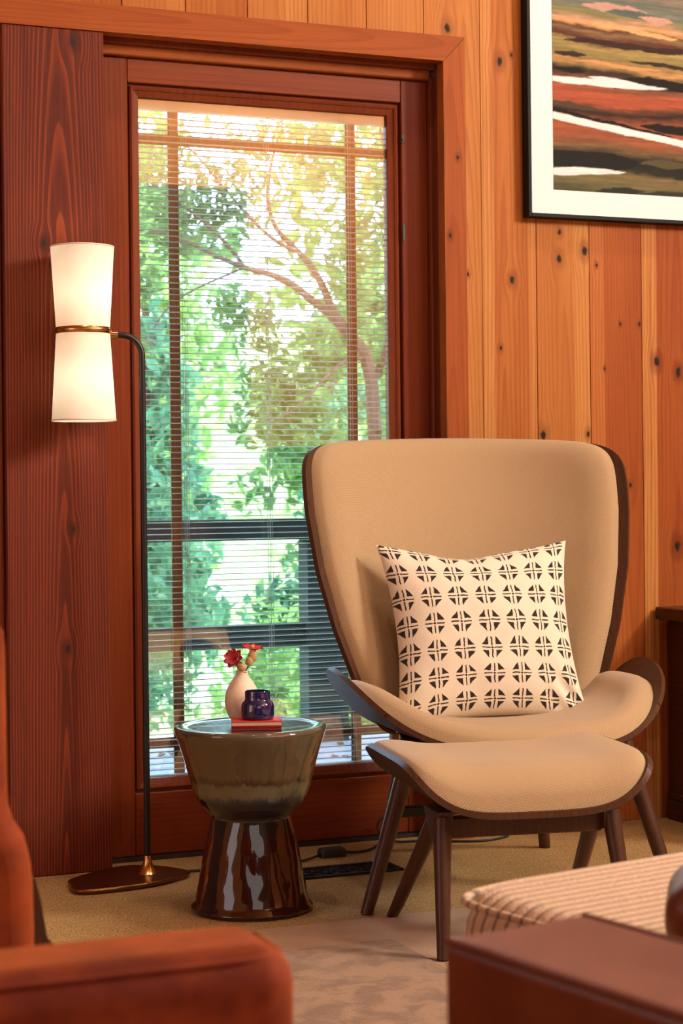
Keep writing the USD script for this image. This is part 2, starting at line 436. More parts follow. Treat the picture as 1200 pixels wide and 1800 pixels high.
for k in range(len(JOINTS) - 1):
    a, b = JOINTS[k] + 0.0008, JOINTS[k + 1] - 0.0008
    i = k
    if b < 1.0 or k > 14:
        mk = 'plank_wood_far_%d' % (k % 2)
        if mk not in spare:
            spare[mk] = wood(mk, **(P_Y if k % 2 else P_O), center=a, freq=420, seed=k)
        mt = spare[mk]
    else:
        mt = wood('plank_wood_%02d' % k, **tones[i], center=(a + b) / 2 + [0.03, -0.02, 0.0, 0.05][k % 4], pith=0.004, slope=0.018 + 0.006 * (k % 3), z0=0.3 + 0.45 * (k % 4), freq=520 + 60 * (k % 3), wob=0.016, rings=0.38, fibre=0.28, blotch=1.0, seed=2.7 * k, knots=KN.get(i, ()), bands=BANDS.get(i, ()), rough=0.55)
    z0 = 2.09 if (a > 0.95 and b < 2.20) else 0.0
    if z0 == 0 and a < 2.2 < b:      # notched around the corner of the door opening
        obj('plank', wallprism([(2.15, 0), (b, 0), (b, CEIL), (a, CEIL), (a, 2.10), (2.15, 2.10)], 0.0, 0.012), mt, wall)
        continue
    obj('plank', box(a, b, 0.0, 0.012, z0, CEIL, 0.0012), mt, wall)
tag(obj('wall_left', box(ROOM_X0 - 0.1, ROOM_X0, ROOM_Y0, 0.16, 0, CEIL), m_ceil), 'left wooden wall of the room', 'wall', kind='structure')
tag(obj('wall_right', box(ROOM_X1, ROOM_X1 + 0.1, ROOM_Y0, 0.16, 0, CEIL), m_ceil), 'right wooden wall of the room', 'wall', kind='structure')
front = thing('wall_front', 'wooden wall behind the viewer', 'wall', kind='structure')
obj('plank_panel', box(ROOM_X0, ROOM_X1, ROOM_Y0 - 0.1, ROOM_Y0, 0, CEIL), m_ceil, front)
obj('dark_panelling', box(ROOM_X0, 4.3, ROOM_Y0, ROOM_Y0 + 0.03, 0, 3.05), m_sheath, front)

# trim: broad post board, mitred casing
tr = thing('trim_1', 'broad dark red stained board with a flame grain left of the door', 'post', kind='structure')
obj('post_board', box(0.955, 1.211, -0.040, 0.10, 0.0, 2.087, 0.003), m_post, tr)
obj('reveal_strip', box(0.930, 0.954, -0.02, 0.10, 0.0, 2.087, 0.002), m_bead, tr)
tr = thing('trim_2', 'mitred wooden casing around the top and right of the door', 'trim', kind='structure')
z0, z1, xa, xb = 2.087, 2.155, 2.1445, 2.209


obj('casing_head', wallprism([(0.6, z0), (xa, z0), (xb, z1), (0.6, z1)], -0.043, -0.001), m_casing_h, tr)
obj('casing_upright', wallprism([(xa, 0), (xb, 0), (xb, z1 - 0.0015), (xa, z0 - 0.0015)], -0.042, -0.001), m_casing_v, tr)

# ---------------------------------------------------------------- the glazed door
door = thing('door_1', 'tall red stained wooden door with one big glass pane', 'door', kind='structure')
obj('jamb', box(2.150, 2.172, -0.001, 0.125, 0, 2.10), m_bead, door)
obj('jamb_stop', box(2.138, 2.152, 0.030, 0.125, 0, 2.06, 0.002), m_bead, door)
obj('head_jamb', box(1.19, 2.172, -0.001, 0.125, 2.093, 2.10), m_bead, door)
obj('head_track', box(1.19, 2.150, 0.010, 0.030, 2.075, 2.093, 0.003), m_bead, door)
obj('head_track', box(1.19, 2.150, 0.034, 0.12, 2.078, 2.092, 0.002), m_header, door)
obj('header', box(1.19, 2.138, 0.028, 0.12, 2.050, 2.0775, 0.003), m_header, door)
DY0, DY1 = 0.048, 0.094
obj('stile', box(1.205, 1.2955, DY0, DY1, 0.012, 2.0485, 0.002), m_stile, door)
st_ = obj('stile', box(2.0595, 2.137, DY0, DY1, 0.012, 2.0485, 0.002), m_stile, door)
obj('rail', box(1.296, 2.059, DY0 + 0.0005, DY1, 1.987, 2.0485, 0.002), m_rail, door)
obj('rail', box(1.296, 2.059, DY0 + 0.0005, DY1, 0.012, 0.172, 0.003), m_rail, door)
obj('threshold', box(1.205, 2.145, 0.040, 0.13, 0.0, 0.0115), m_shell_dark, door)
# stepped glazing bead round the pane
GX0, GX1, GZ0, GZ1 = 1.331, 2.0255, 0.207, 1.951


def bead(side):
    # profile (inset from the opening edge, y): a shadow groove, a round, a slope down to the glass
    prof = [(0.0, 0.064), (0.006, 0.064), (0.007, 0.056), (0.012, 0.053), (0.017, 0.056), (0.018, 0.059), (0.033, 0.066), (0.034, 0.072), (0.034, DY1), (0.0, DY1)]
    x0, x1, zb, zt = 1.296, 2.059, 0.172, 1.987
    c = {'l': ((x0, zb), (x0, zt), (1, 0)), 'r': ((x1, zt), (x1, zb), (-1, 0)), 't': ((x0, zt), (x1, zt), (0, -1)), 'b': ((x1, zb), (x0, zb), (0, 1))}[side]
    (ax, az), (bx, bz), n = c
    v = []
    for (ex, ez), sgn in (((ax, az), 1), ((bx, bz), -1)):
        dx, dz = (bx - ax), (bz - az); L = math.hypot(dx, dz); dx, dz = dx / L * sgn, dz / L * sgn
        v += [(ex + n[0] * i + dx * i, y, ez + n[1] * i + dz * i) for i, y in prof]
    k = len(prof)
    f = []
    for i in range(k):
        j = (i + 1) % k
        f += [(i, j, j + k), (i, j + k, i + k)]
    t = trimesh.creation.triangulate_polygon(__import__('shapely').geometry.Polygon(prof), engine='earcut')[1]
    f += [tuple(q) for q in t] + [tuple(q[::-1] + k) for q in t]
    m = trimesh.Trimesh(np.array(v, float), np.array(f), process=False)
    trimesh.repair.fix_normals(m)
    return m


for s in 'lrtb':
    obj('glazing_bead', bead(s), m_bead, door)
obj('glass_pane', box(1.328, 2.028, 0.0745, 0.0775, 0.203, 1.955), m_glass, door)
obj('glass_pane', box(1.300, 2.056, 0.116, 0.119, 0.175, 1.985), m_glass, door)
obj('latch', cat_(box(2.0592, 2.0665, 0.044, 0.05, 1.877, 1.902, 0.001), box(2.061, 2.0645, 0.041, 0.046, 1.883, 1.889)), m_steel, st_)
obj('latch', box(2.0592, 2.067, 0.043, 0.05, 1.612, 1.657, 0.001), m_steel, st_)
# outer frame and the prairie muntins behind the blind
obj('outer_frame', cat_(box(1.205, 1.300, 0.0945, 0.125, 0.012, 2.048), box(2.056, 2.137, 0.0945, 0.125, 0.012, 2.048), box(1.300, 2.056, 0.0945, 0.125, 1.985, 2.048), box(1.300, 2.056, 0.0945, 0.125, 0.012, 0.175)), m_bead, door)
for x in (1.434, 1.9345):
    obj('muntin', box(x - 0.014, x + 0.014, 0.1055, 0.1155, 0.175, 1.985, 0.002), m_muntin, door)
for z in (1.857, 0.288):
    obj('muntin', box(1.300, 2.056, 0.1062, 0.1157, z - 0.0135, z + 0.0135, 0.002), m_muntin, door)

# blind between the panes
blind = thing('venetian_blind', 'pale narrow slatted venetian blind hanging inside the door glass', 'blind', (1.69, 0.092, 0.2))
BL, BR = 1.322 - 1.69, 2.034 - 1.69
obj('headrail', box(BL, BR, -0.0095, 0.0095, 1.728, 1.766, 0.002), m_white_light, blind)
obj('bottom_rail', box(BL, BR, -0.0075, 0.0075, -0.002, 0.009, 0.002), m_white_light, blind)
PITCH = 0.0152
sl = np.array([(-0.0068, -0.0010), (-0.0034, 0.0003), (0, 0.0008), (0.0034, 0.0003), (0.0068, -0.0010)])
for k in range(112):
    z = 0.022 + PITCH * k
    if z > 1.722:
        break
    P = np.array([[(x, y, z + h - 0.02 * y) for y, h in sl] for x in (BL + 0.001, BR - 0.001)])
    obj('slat', sheet(P, 0.00022, 0.00022, np.broadcast_to(np.array([0, 0, 1.0]), P.shape)), m_white_light, blind)
for x in (1.457, 1.687, 1.920):
    m = []
    for dx in (-0.004, 0.004):
        for dy in (-0.0075, 0.0075):
            m.append(box(x - 1.69 + dx - 0.0005, x - 1.69 + dx + 0.0005, dy - 0.0005, dy + 0.0005, 0.0, 1.73))
    for k in range(0, 112, 2):
        z = 0.018 + PITCH * k
        if z < 1.72:
            m.append(box(x - 1.69 - 0.004, x - 1.69 + 0.004, -0.008, -0.0072, z, z + 0.001))
    obj('ladder_cord', cat_(*m), m_cord, blind)

# ---------------------------------------------------------------- outside: deck, railing, lawn, trees
g = G(); p = g.pos()
nn = g.noise(g.scaled(p, (2, 60, 40)), 1.0, 3.0)
m_deck = g.finish('deck_board', base_color=g.mix(nn, (0.20, 0.21, 0.225), (0.14, 0.15, 0.165)), roughness=0.6, normal=g.bump(nn, 0.2, 0.002))
m_railing = flat('railing_paint', (0.010, 0.016, 0.013), 0.7, specular_ior_level=0.1)
g = G(); p = g.pos()
nn = g.noise(p, 1.2, 6.0, 0.65)
m_lawn = g.finish('lawn', base_color=g.ramp(nn, [(0.35, (0.22, 0.34, 0.08)), (0.5, (0.48, 0.54, 0.18)), (0.65, (0.72, 0.70, 0.38))]), roughness=1.0, specular_ior_level=0.0)
m_bark = wood('bark', (0.16, 0.10, 0.065), (0.09, 0.055, 0.035), (0.04, 0.025, 0.016), freq=120, wob=0.05, rings=0.4, rough=0.9, coat=0.0, bumpy=0.5)
m_outwall = flat('house_siding', (0.25, 0.10, 0.05), 0.8)

tag(obj('outer_wall', cat_(box(ROOM_X0, 1.02, 0.1605, 0.18, -0.4, 4.3), box(1.02, 2.175, 0.1605, 0.18, 2.10, 4.3), box(2.175, ROOM_X1, 0.1605, 0.18, -0.4, 4.3)), m_outwall), 'outer face of the house wall', 'wall', kind='structure')
tag(obj('roof', box(ROOM_X0 - 0.6, ROOM_X1 + 0.6, ROOM_Y0 - 0.6, 0.75, 4.3, 4.42), m_outwall), 'flat roof of the house', 'roof', kind='structure')
deck = thing('deck', 'pale weathered board deck outside the door', 'deck', kind='structure')
obj('joist_frame', box(-1.5, 6.5, 0.19, 2.5, -0.35, -0.09), m_railing, deck)
for k in range(16):
    y = 0.20 + 0.143 * k
    obj('deck_board', box(-1.5, 6.5, y, y + 0.137, -0.09, -0.055, 0.003), m_deck, deck)
for x, y, a, lab in [(2.017, 2.21, 20, 'left one of the two brown fallen leaves on the deck behind the lamp pole'), (2.055, 2.212, 75, 'right one of the two brown fallen leaves on the deck behind the lamp pole'),
                     (2.584, 1.874, 10, 'brown fallen leaf on the deck nearest the side table, left of a pair'), (2.622, 1.858, 120, 'brown fallen leaf on the deck nearest the wing chair shell, right of a pair'), (2.739, 2.195, 200, 'single brown fallen leaf on the deck beyond the right hand pair')]:
    t = turned(trimesh.Trimesh(*hull([(-0.022, 0, 0), (0, -0.016, 0.010), (0.022, 0, 0.006), (0, 0.016, 0.012), (0, 0, 0.0)])), math.radians(a), (0, 0, 1))
    tag(obj('fallen_leaf', moved(t, (x, y, -0.0548)), m_bark), lab, 'leaf', 'fallen leaves on the deck')
rail = thing('deck_railing', 'dark green black painted wooden railing at the edge of the deck', 'railing', (0, 2.35, -0.055))
obj('top_rail', box(-1.5, 6.5, -0.06, 0.06, 0.805, 0.888, 0.004), m_railing, rail)
obj('lower_rail', box(-1.5, 6.5, -0.025, 0.025, 0.382, 0.474, 0.004), m_railing, rail)
for x in (0.62, 2.70, 4.78):
    obj('post', box(x - 0.05, x + 0.12, -0.055, 0.055, 0.0, 0.80, 0.004), m_railing, rail)

n = 60
gx, gy = np.meshgrid(np.linspace(-60, 90, n), np.linspace(2.6, 130, n), indexing='ij')
gz = -0.9 + 0.115 * np.clip(gy - 9, 0, 999) + 2.2 * meshkit.fbm(np.stack([gx * 0.05, gy * 0.05, gx * 0], -1), 3, 4) * np.clip((gy - 8) / 30, 0, 1)
tag(obj('garden_lawn', sheet(np.stack([gx, gy, gz], -1), 0.0, 0.5), m_lawn, smooth=True), 'sunlit garden lawn rising behind the deck', 'lawn', kind='structure')


def leaf_mat(name, a, b, c):
    g = G(); p = g.pos()
    n = g.noise(p, 2.3, 2.0); n2 = g.noise(p, 14.0, 1.0)
    col = g.mix(g.rng(n, 0.35, 0.65), a, b)
    col = g.mix(g.math('multiply', g.rng(n2, 0.5, 0.75), 0.7), col, c)
    d = g.add('principled_bsdf', 'BSDF', base_color=col, roughness=0.5, specular_ior_level=0.3)
    t = g.add('translucent_bsdf', 'BSDF', color=col)
    m = g.add('mix_closure', 'closure', fac=0.45, closure1=d, closure2=t)
    return usdkit.material(stage, '/World/Looks/' + name, g.n, g.l, surface=m)


m_leaf_a = leaf_mat('leaf_deep', (0.050, 0.125, 0.030), (0.11, 0.21, 0.045), (0.27, 0.36, 0.09))
m_leaf_b = leaf_mat('leaf_bright', (0.13, 0.29, 0.06), (0.30, 0.46, 0.10), (0.58, 0.62, 0.22))
m_leaf_c = leaf_mat('leaf_blue', (0.04, 0.15, 0.075), (0.09, 0.25, 0.12), (0.30, 0.46, 0.17))


def leaves(centers, spread, count, size, seed):
    r = np.random.default_rng(seed)
    c = np.asarray(centers, float)
    pick = r.integers(0, len(c), count)
    d = r.normal(size=(count, 3)); d /= np.linalg.norm(d, axis=1, keepdims=True)
    sp = np.broadcast_to(np.asarray(spread, float), (len(c),))[pick]
    p = c[pick] + d * (r.random((count, 1)) ** 0.45) * sp[:, None]
    nrm = r.normal(size=(count, 3)) + np.array([0, -0.2, 0.9]); nrm /= np.linalg.norm(nrm, axis=1, keepdims=True)
    u = np.cross(nrm, r.normal(size=(count, 3))); u /= np.linalg.norm(u, axis=1, keepdims=True)
    w = np.cross(nrm, u)
    s = size * r.uniform(0.6, 1.3, (count, 1))
    v = np.stack([p - u * s, p + w * s * 0.45 + nrm * s * 0.12, p + u * s, p - w * s * 0.45 + nrm * s * 0.12], 1).reshape(-1, 3)
    i = np.arange(count)[:, None] * 4
    f = np.vstack([i + np.array([[0, 1, 2]]), i + np.array([[0, 2, 3]])])
    return trimesh.Trimesh(v, f, process=False)


# the near tree: dark limbs reach left from a leaning trunk
tree = thing('garden_tree', 'near leafy tree with dark forking limbs reaching left past the door', 'tree', (3.7, 4.0, -0.9))
O = np.array([3.7, 4.0, -0.9])


def limb(pts, r0, r1, n=22):
    q = spline(np.array(pts, float), n) - O
    return tube(q, np.linspace(r0, r1, n), 9)


obj('trunk', limb([(3.80, 4.1, -1.0), (3.74, 4.0, 0.3), (3.70, 4.0, 0.85), (3.67, 4.0, 1.43), (3.62, 4.0, 1.65), (3.52, 4.0, 1.75), (3.44, 4.0, 1.84)], 0.060, 0.030), m_bark, tree)
LIMBS = [[(3.44, 4.0, 1.83), (3.33, 4.0, 1.90), (3.22, 3.98, 1.97), (2.98, 3.95, 2.03), (2.71, 3.9, 2.12), (2.40, 3.85, 2.17)],
         [(3.46, 4.0, 1.82), (3.39, 4.0, 1.99), (3.30, 4.05, 2.13), (3.21, 4.1, 2.24), (3.18, 4.15, 2.45), (3.28, 4.2, 2.8)],
         [(2.98, 3.95, 2.03), (2.88, 3.95, 2.15), (2.72, 3.95, 2.28), (2.50, 3.95, 2.42)],
         [(2.98, 3.95, 2.03), (2.80, 3.95, 1.95), (2.64, 3.95, 1.86), (2.52, 3.95, 1.72)],
         [(3.30, 4.05, 2.13), (3.12, 4.0, 2.20), (2.95, 4.0, 2.36), (2.7, 4.0, 2.62)],
         [(3.68, 4.0, 1.50), (3.80, 4.0, 1.85), (3.78, 4.0, 2.4), (3.72, 4.0, 2.9)],
         [(3.64, 4.0, 1.60), (3.40, 3.9, 1.52), (3.22, 3.85, 1.36), (3.05, 3.85, 1.27)]]
for k, L in enumerate(LIMBS):
    obj('limb', limb(L, [0.022, 0.022, 0.012, 0.007, 0.012, 0.022, 0.011][k], 0.005), m_bark, tree)
cl, sp = [], []
for x, z, s in [(2.5, 2.33, .20), (2.62, 2.2, .16), (2.75, 2.38, .22), (2.92, 2.28, .18), (3.05, 2.42, .22), (2.45, 1.95, .15), (2.6, 2.55, .25), (3.0, 2.65, .3), (3.4, 2.7, .35), (3.8, 2.6, .35), (3.75, 2.2, .28), (3.55, 2.05, .2),
                (3.75, 1.8, .2), (3.9, 1.5, .22), (3.12, 1.52, .17), (3.28, 1.42, .17), (3.05, 1.3, .16), (3.4, 1.25, .18), (3.2, 1.15, .15), (2.95, 1.85, .12), (3.1, 1.75, .14), (3.45, 1.6, .14), (2.4, 2.8, .4), (3.3, 3.1, .5), (2.75, 3.0, .4), (2.42, 1.62, .12), (3.75, 1.1, .18)]:
    cl.append((x, 4.0 + 0.1 * math.sin(37 * x), z)); sp.append(s)
tag(obj('foliage', leaves(np.array(cl) - O, sp, 4200, 0.036, 3), m_leaf_a, tree), kind='stuff')


def round_tree(label, x, y, zg, h, rad, count, mat, seed, size=0.09, squash=1.0, group=None):
    t = thing('background_tree' if h > 2.6 else 'garden_shrub', label, 'tree' if h > 2.6 else 'shrub', (x, y, zg), group=group)
    r = np.random.default_rng(seed)
    q = np.linspace(0, 1, 8)[:, None]
    tr_ = q * np.array([0.1, 0, h * 0.8]) + 0.04 * np.sin(q * 7 + seed) * np.array([1.0, 0.6, 0]) * h * 0.4
    obj('trunk', tube(tr_, np.linspace(0.03 * h ** 0.8, 0.01 * h, 8), 8), m_bark, t)
    c = r.normal(size=(34, 3)); c /= np.linalg.norm(c, axis=1, keepdims=True)
    c = c * (r.random((34, 1)) ** 0.4) * np.array([rad, rad * 0.7, h * 0.45 * squash]) + np.array([0, 0, h * 0.55])
    tag(obj('foliage', leaves(c, rad * 0.34, count, size, seed + 1), mat, t), kind='stuff')
    return t


round_tree('dark green leafy shrub behind the railing left of the lamp pole', 3.06, 6.4, -0.9, 2.25, 0.65, 2600, m_leaf_c, 21, 0.06)
round_tree('bushy green shrub filling the gap below the lower rail', 3.30, 3.55, -0.9, 1.35, 0.60, 3000, m_leaf_b, 22, 0.05)
round_tree('leafy shrub with dark leaves right behind the wing chair', 4.70, 6.75, -0.9, 2.6, 0.6, 2600, m_leaf_c, 23, 0.06)
round_tree('tall blue green tree at the left edge of the glass', 3.5, 7.6, -0.8, 3.5, 0.5, 1800, m_leaf_c, 24, 0.08)
round_tree('slender mid green tree in the middle distance', 5.6, 9.5, -0.7, 3.6, 0.7, 1500, m_leaf_a, 25, 0.085)
round_tree('sunlit yellow green tree far behind the railing', 5.0, 13.0, -0.4, 4.2, 1.0, 1500, m_leaf_b, 26, 0.11)
round_tree('broad sunlit tree right of the far yellow green one', 8.6, 14.0, -0.4, 4.6, 1.3, 1700, m_leaf_b, 27, 0.12)
round_tree('tall dark tree at the back of the garden', 10.5, 19.0, 0.0, 8.0, 1.7, 1500, m_leaf_a, 28, 0.17)
round_tree('tall pale tree at the back left of the garden', 5.2, 20.0, 0.0, 7.5, 1.6, 1100, m_leaf_b, 29, 0.17)
round_tree('wide dense tree behind all others', 8.2, 27.0, 0.2, 8.0, 2.4, 1700, m_leaf_a, 30, 0.25)
round_tree('far right tree of the back row', 15.5, 25.0, 0.2, 10.0, 2.4, 1500, m_leaf_b, 31, 0.24)

# ---------------------------------------------------------------- floor lamp
lamp = thing('floor_lamp', 'lit floor lamp with two hourglass cream shades and a leaf shaped brass foot', 'floor lamp', (1.265, -0.165, 0.0))
foot = np.array([(1.066, -0.165), (1.056, -0.235), (1.063, -0.287), (1.12, -0.297), (1.20, -0.289), (1.27, -0.267), (1.33, -0.232), (1.366, -0.19), (1.352, -0.14), (1.315, -0.09), (1.268, -0.058), (1.22, -0.055), (1.16, -0.088), (1.105, -0.125)]) - np.array([1.265, -0.165])
fs = spline(np.c_[np.vstack([foot, foot[:1]]), np.zeros(len(foot) + 1)], 90)[:-1, :2]


def stack(rings, zs):
    v = np.vstack([np.c_[r, np.full(len(r), z)] for r, z in zip(rings, zs)])
    k, m = len(rings[0]), len(rings)
    f = grid_faces(m, k, wrap=True)
    c0, c1 = np.r_[rings[0].mean(0), zs[0]], np.r_[rings[-1].mean(0), zs[-1]]
    s = np.arange(k); s2 = (s + 1) % k; e = (m - 1) * k; n0 = len(v)
    v = np.vstack([v, c0, c1])
    f = np.vstack([f, np.stack([s2, s, np.full(k, n0)], 1), np.stack([s + e, s2 + e, np.full(k, n0 + 1)], 1)])
    return closed(v, f)


cen = fs.mean(0)
obj('base_plate', stack([cen + (fs - cen) * q for q in (0.93, 0.985, 1.0, 0.985, 0.96)], [0.0005, 0.004, 0.009, 0.0125, 0.0135]), m_bronze, lamp, smooth=50)
obj('base_cone', lathe([(0, 0.012), (0.030, 0.012), (0.026, 0.016), (0.016, 0.026), (0.0105, 0.040), (0.009, 0.055), (0, 0.055)], 40), m_brass, lamp, smooth=40)
pole = [(0, 0, 0.05), (0, 0, 0.3), (0, 0, 0.7), (0, 0, 1.0), (0, 0, 1.22), (0, 0, 1.262)]
arc = [(-0.05 + 0.05 * math.cos(t), 0, 1.272 + 0.05 * math.sin(t)) for t in np.linspace(0, math.pi / 2, 12)]
SHX, SHY = 1.124 - 1.265, 0.02
tail = [(-0.062, 0.003, 1.322), (-0.068, 0.004, 1.322)]
obj('pole', tube(pole + arc + tail, 0.0078, 14), m_black, lamp, smooth=50)
yr = 0.0068
obj('arm_collar', tube([(-0.060, 0.003, 1.322), (-0.078, 0.006, 1.322), (-0.0785, 0.006, 1.322), (-0.084, 0.007, 1.322), (-0.090, 0.008, 1.322)], [0.0098, 0.0090, 0.006, 0.0085, 0.006], 18), m_brass, lamp, smooth=40)


def ring_torus(R, h, t, n=72):
    prof = [(R - t, -h / 2), (R, -h / 2), (R + t, -h / 4), (R + t * 1.2, 0), (R + t, h / 4), (R, h / 2), (R - t, h / 2)]
    th = np.arange(n) / n * 2 * np.pi
    pr = np.array(prof + prof[:1])
    v = np.stack([pr[:, :1] * np.cos(th), pr[:, :1] * np.sin(th), np.repeat(pr[:, 1:], n, 1)], -1).reshape(-1, 3)
    return closed(v, grid_faces(len(pr), n, wrap=True))


obj('shade_ring', moved(ring_torus(0.0655, 0.015, 0.003), (SHX, SHY, 1.3315)), m_brass, lamp, smooth=50)


def shade(zlo, zhi, rlo, rhi):
    zz = np.linspace(zlo, zhi, 12)
    rr = rlo + (rhi - rlo) * (zz - zlo) / (zhi - zlo)
    out = list(zip(rr, zz)); inn = list(zip(rr - 0.0012, zz))[::-1]
    pr = np.array(out + inn + out[:1])
    th = np.arange(72) / 72 * 2 * np.pi
    v = np.stack([pr[:, :1] * np.cos(th), pr[:, :1] * np.sin(th), np.repeat(pr[:, 1:], 72, 1)], -1).reshape(-1, 3)
    return closed(v, grid_faces(len(pr), 72, wrap=True))


g = G(); p = g.pos()
wv = g.noise(g.scaled(p, (500, 500, 40)), 1.0, 2.0)
wv2 = g.noise(g.scaled(p, (60, 60, 700)), 1.0, 2.0)
lc = g.mix(g.math('multiply', g.math('add', wv, wv2), 0.28), (0.97, 0.94, 0.88), (0.82, 0.75, 0.64))
d_ = g.add('diffuse_bsdf', 'BSDF', color=lc)
t_ = g.add('translucent_bsdf', 'BSDF', color=lc)
mm = g.add('mix_closure', 'closure', fac=0.5, closure1=d_, closure2=t_)
m_shade = usdkit.material(stage, '/World/Looks/lamp_linen', g.n, g.l, surface=mm)
us_ = obj('upper_shade', moved(shade(1.332, 1.534, 0.0645, 0.0765), (SHX, SHY, 0)), m_shade, lamp, smooth=40)
ls_ = obj('lower_shade', moved(shade(1.114, 1.331, 0.0775, 0.0645), (SHX, SHY, 0)), m_shade, lamp, smooth=40)
m_trim = flat('shade_hem', (0.72, 0.64, 0.50), 0.8)
for sh_, z, r in ((us_, 1.5335, 0.0768), (ls_, 1.1150, 0.0778)):
    obj('hem', moved(ring_torus(r, 0.0035, 0.0007), (SHX, SHY, z)), m_trim, sh_, smooth=40)
LAMPC = np.array([1.265 + SHX, -0.165 + SHY])
m_bulb = G(); em = m_bulb.add('emission', 'emission', color=(1.0, 0.91, 0.77), strength=36.0)
m_bulb = usdkit.material(stage, '/World/Looks/bulb', m_bulb.n, m_bulb.l, surface=em)
for z, s in ((1.425, 1), (1.215, -1)):
    obj('bulb', moved(trimesh.creation.icosphere(3, 0.026), (SHX + (0.012 if s > 0 else 0), SHY, z)), m_bulb, lamp, smooth=True)
    obj('socket', moved(lathe([(0, -0.03), (0.014, -0.03), (0.014, 0.03), (0, 0.03)], 20), (SHX, SHY, z - s * 0.054)), m_brass, lamp, smooth=40)

# ---------------------------------------------------------------- glazed drum side table
g = G(); p = g.pos(); s = g.add('separate_xyz', 'x', vector=p); z = s.split('.')[0] + '.z'
an = g.noise(g.scaled(p, (90, 90, 2.0)), 1.0, 4.0, 0.6)
an2 = g.noise(g.scaled(p, (26, 26, 3.0)), 1.0, 3.0, 0.6)
zz = g.math('add', g.math('add', z, g.math('multiply', g.math('subtract', an, 0.5), 0.030)), g.math('multiply', g.math('subtract', an2, 0.5), 0.02))
band = g.ramp(g.math('divide', zz, 0.42), [(0.0, (0.030, 0.007, 0.004)), (0.40, (0.034, 0.008, 0.004)), (0.46, (0.016, 0.010, 0.010)), (0.590, (0.006, 0.009, 0.014)), (0.615, (0.020, 0.030, 0.030)),
                                           (0.640, (0.105, 0.095, 0.052)), (0.69, (0.095, 0.080, 0.042)), (0.71, (0.030, 0.014, 0.005)), (0.74, (0.075, 0.050, 0.022)), (0.90, (0.068, 0.050, 0.024)), (0.98, (0.085, 0.068, 0.042)), (1.0, (0.10, 0.085, 0.058))])
low = g.rng(z, 0.19, 0.215, 1.0, 0.0)
run = g.rng(g.noise(g.scaled(p, (22, 22, 2.2), (4, 1, 0)), 1.0, 4.0, 0.6), 0.56, 0.66)
band = g.mix(g.math('multiply', g.math('multiply', run, low), 0.75), band, (0.008, 0.007, 0.008))
run2 = g.rng(g.noise(g.scaled(p, (30, 30, 5.0), (9, 3, 2)), 1.0, 4.0, 0.7), 0.66, 0.70)
band = g.mix(g.math('multiply', g.math('multiply', run2, low), 0.6), band, (0.22, 0.15, 0.07))
olv = g.noise(g.scaled(p, (8, 8, 1.5), (2, 7, 1)), 1.0, 3.0)
band = g.mix(g.math('multiply', g.math('multiply', g.rng(olv, 0.5, 0.7), g.rng(z, 0.24, 0.28)), 0.5), band, (0.085, 0.045, 0.018))
rip = g.noise(g.scaled(p, (34, 34, 7)), 1.0, 4.0, 0.65, 0.6)
m_glaze = g.finish('drip_glaze', base_color=band, roughness=0.16, coat_weight=1.0, coat_roughness=0.02, coat_ior=1.6, specular_ior_level=0.15, normal=g.bump(g.math('multiply', rip, g.rng(z, 0.405, 0.41, 1.0, 0.15)), 0.3, 0.004))
TB = (1.386, -0.584)
table = thing('side_table', 'glossy olive and oxblood glazed ceramic drum side table', 'side table', (*TB, 0))
prof = [(0, 0.0005), (0.124, 0.0005), (0.1345, 0.002), (0.1385, 0.007), (0.1375, 0.012), (0.1300, 0.020), (0.1245, 0.040), (0.1195, 0.062), (0.1120, 0.100), (0.1055, 0.137), (0.0985, 0.172), (0.0925, 0.200), (0.0905, 0.2075),
        (0.0905, 0.213), (0.0945, 0.218), (0.1040, 0.226), (0.1130, 0.235), (0.1210, 0.246), (0.1275, 0.260), (0.1330, 0.277), (0.1380, 0.296), (0.1490, 0.335), (0.1590, 0.367), (0.1690, 0.396), (0.1713, 0.403), (0.1712, 0.408), (0.1690, 0.4120), (0.1640, 0.4140), (0.1540, 0.4142), (0.1480, 0.4128), (0.1430, 0.4112), (0.08, 0.4110), (0.0, 0.4110)]
fine = []
for (r0, z0_), (r1, z1_) in zip(prof, prof[1:]):
    k = max(1, int(math.hypot(r1 - r0, z1_ - z0_) / 0.006))
    fine += [(r0 + (r1 - r0) * i / k, z0_ + (z1_ - z0_) * i / k) for i in range(k)]
fine.append(prof[-1])
drum = lathe(fine, 128)
vv = drum.vertices.copy(); rad = np.hypot(vv[:, 0], vv[:, 1]); nz = meshkit.fbm(np.c_[vv[:, 0] * 26, vv[:, 1] * 26, vv[:, 2] * 9], 3, 5) - 0.5
k_ = np.where((rad > 0.02), 1 + nz * 0.006 / np.maximum(rad, 0.05) * (vv[:, 2] > 0.004), 1)
drum.vertices = np.c_[vv[:, 0] * k_, vv[:, 1] * k_, vv[:, 2]]
obj('drum', drum, m_glaze, table, smooth=45)

TOP = 0.4113
m_bisque = flat('bisque', (0.74, 0.585, 0.43), 0.55)


def at_table(px_l, dd):
    """A point on the table top: px_l metres right and dd metres beyond the table's middle, as seen from the viewer's side."""
    return TB[0] + px_l * ca + dd * sa, TB[1] - px_l * sa + dd * ca


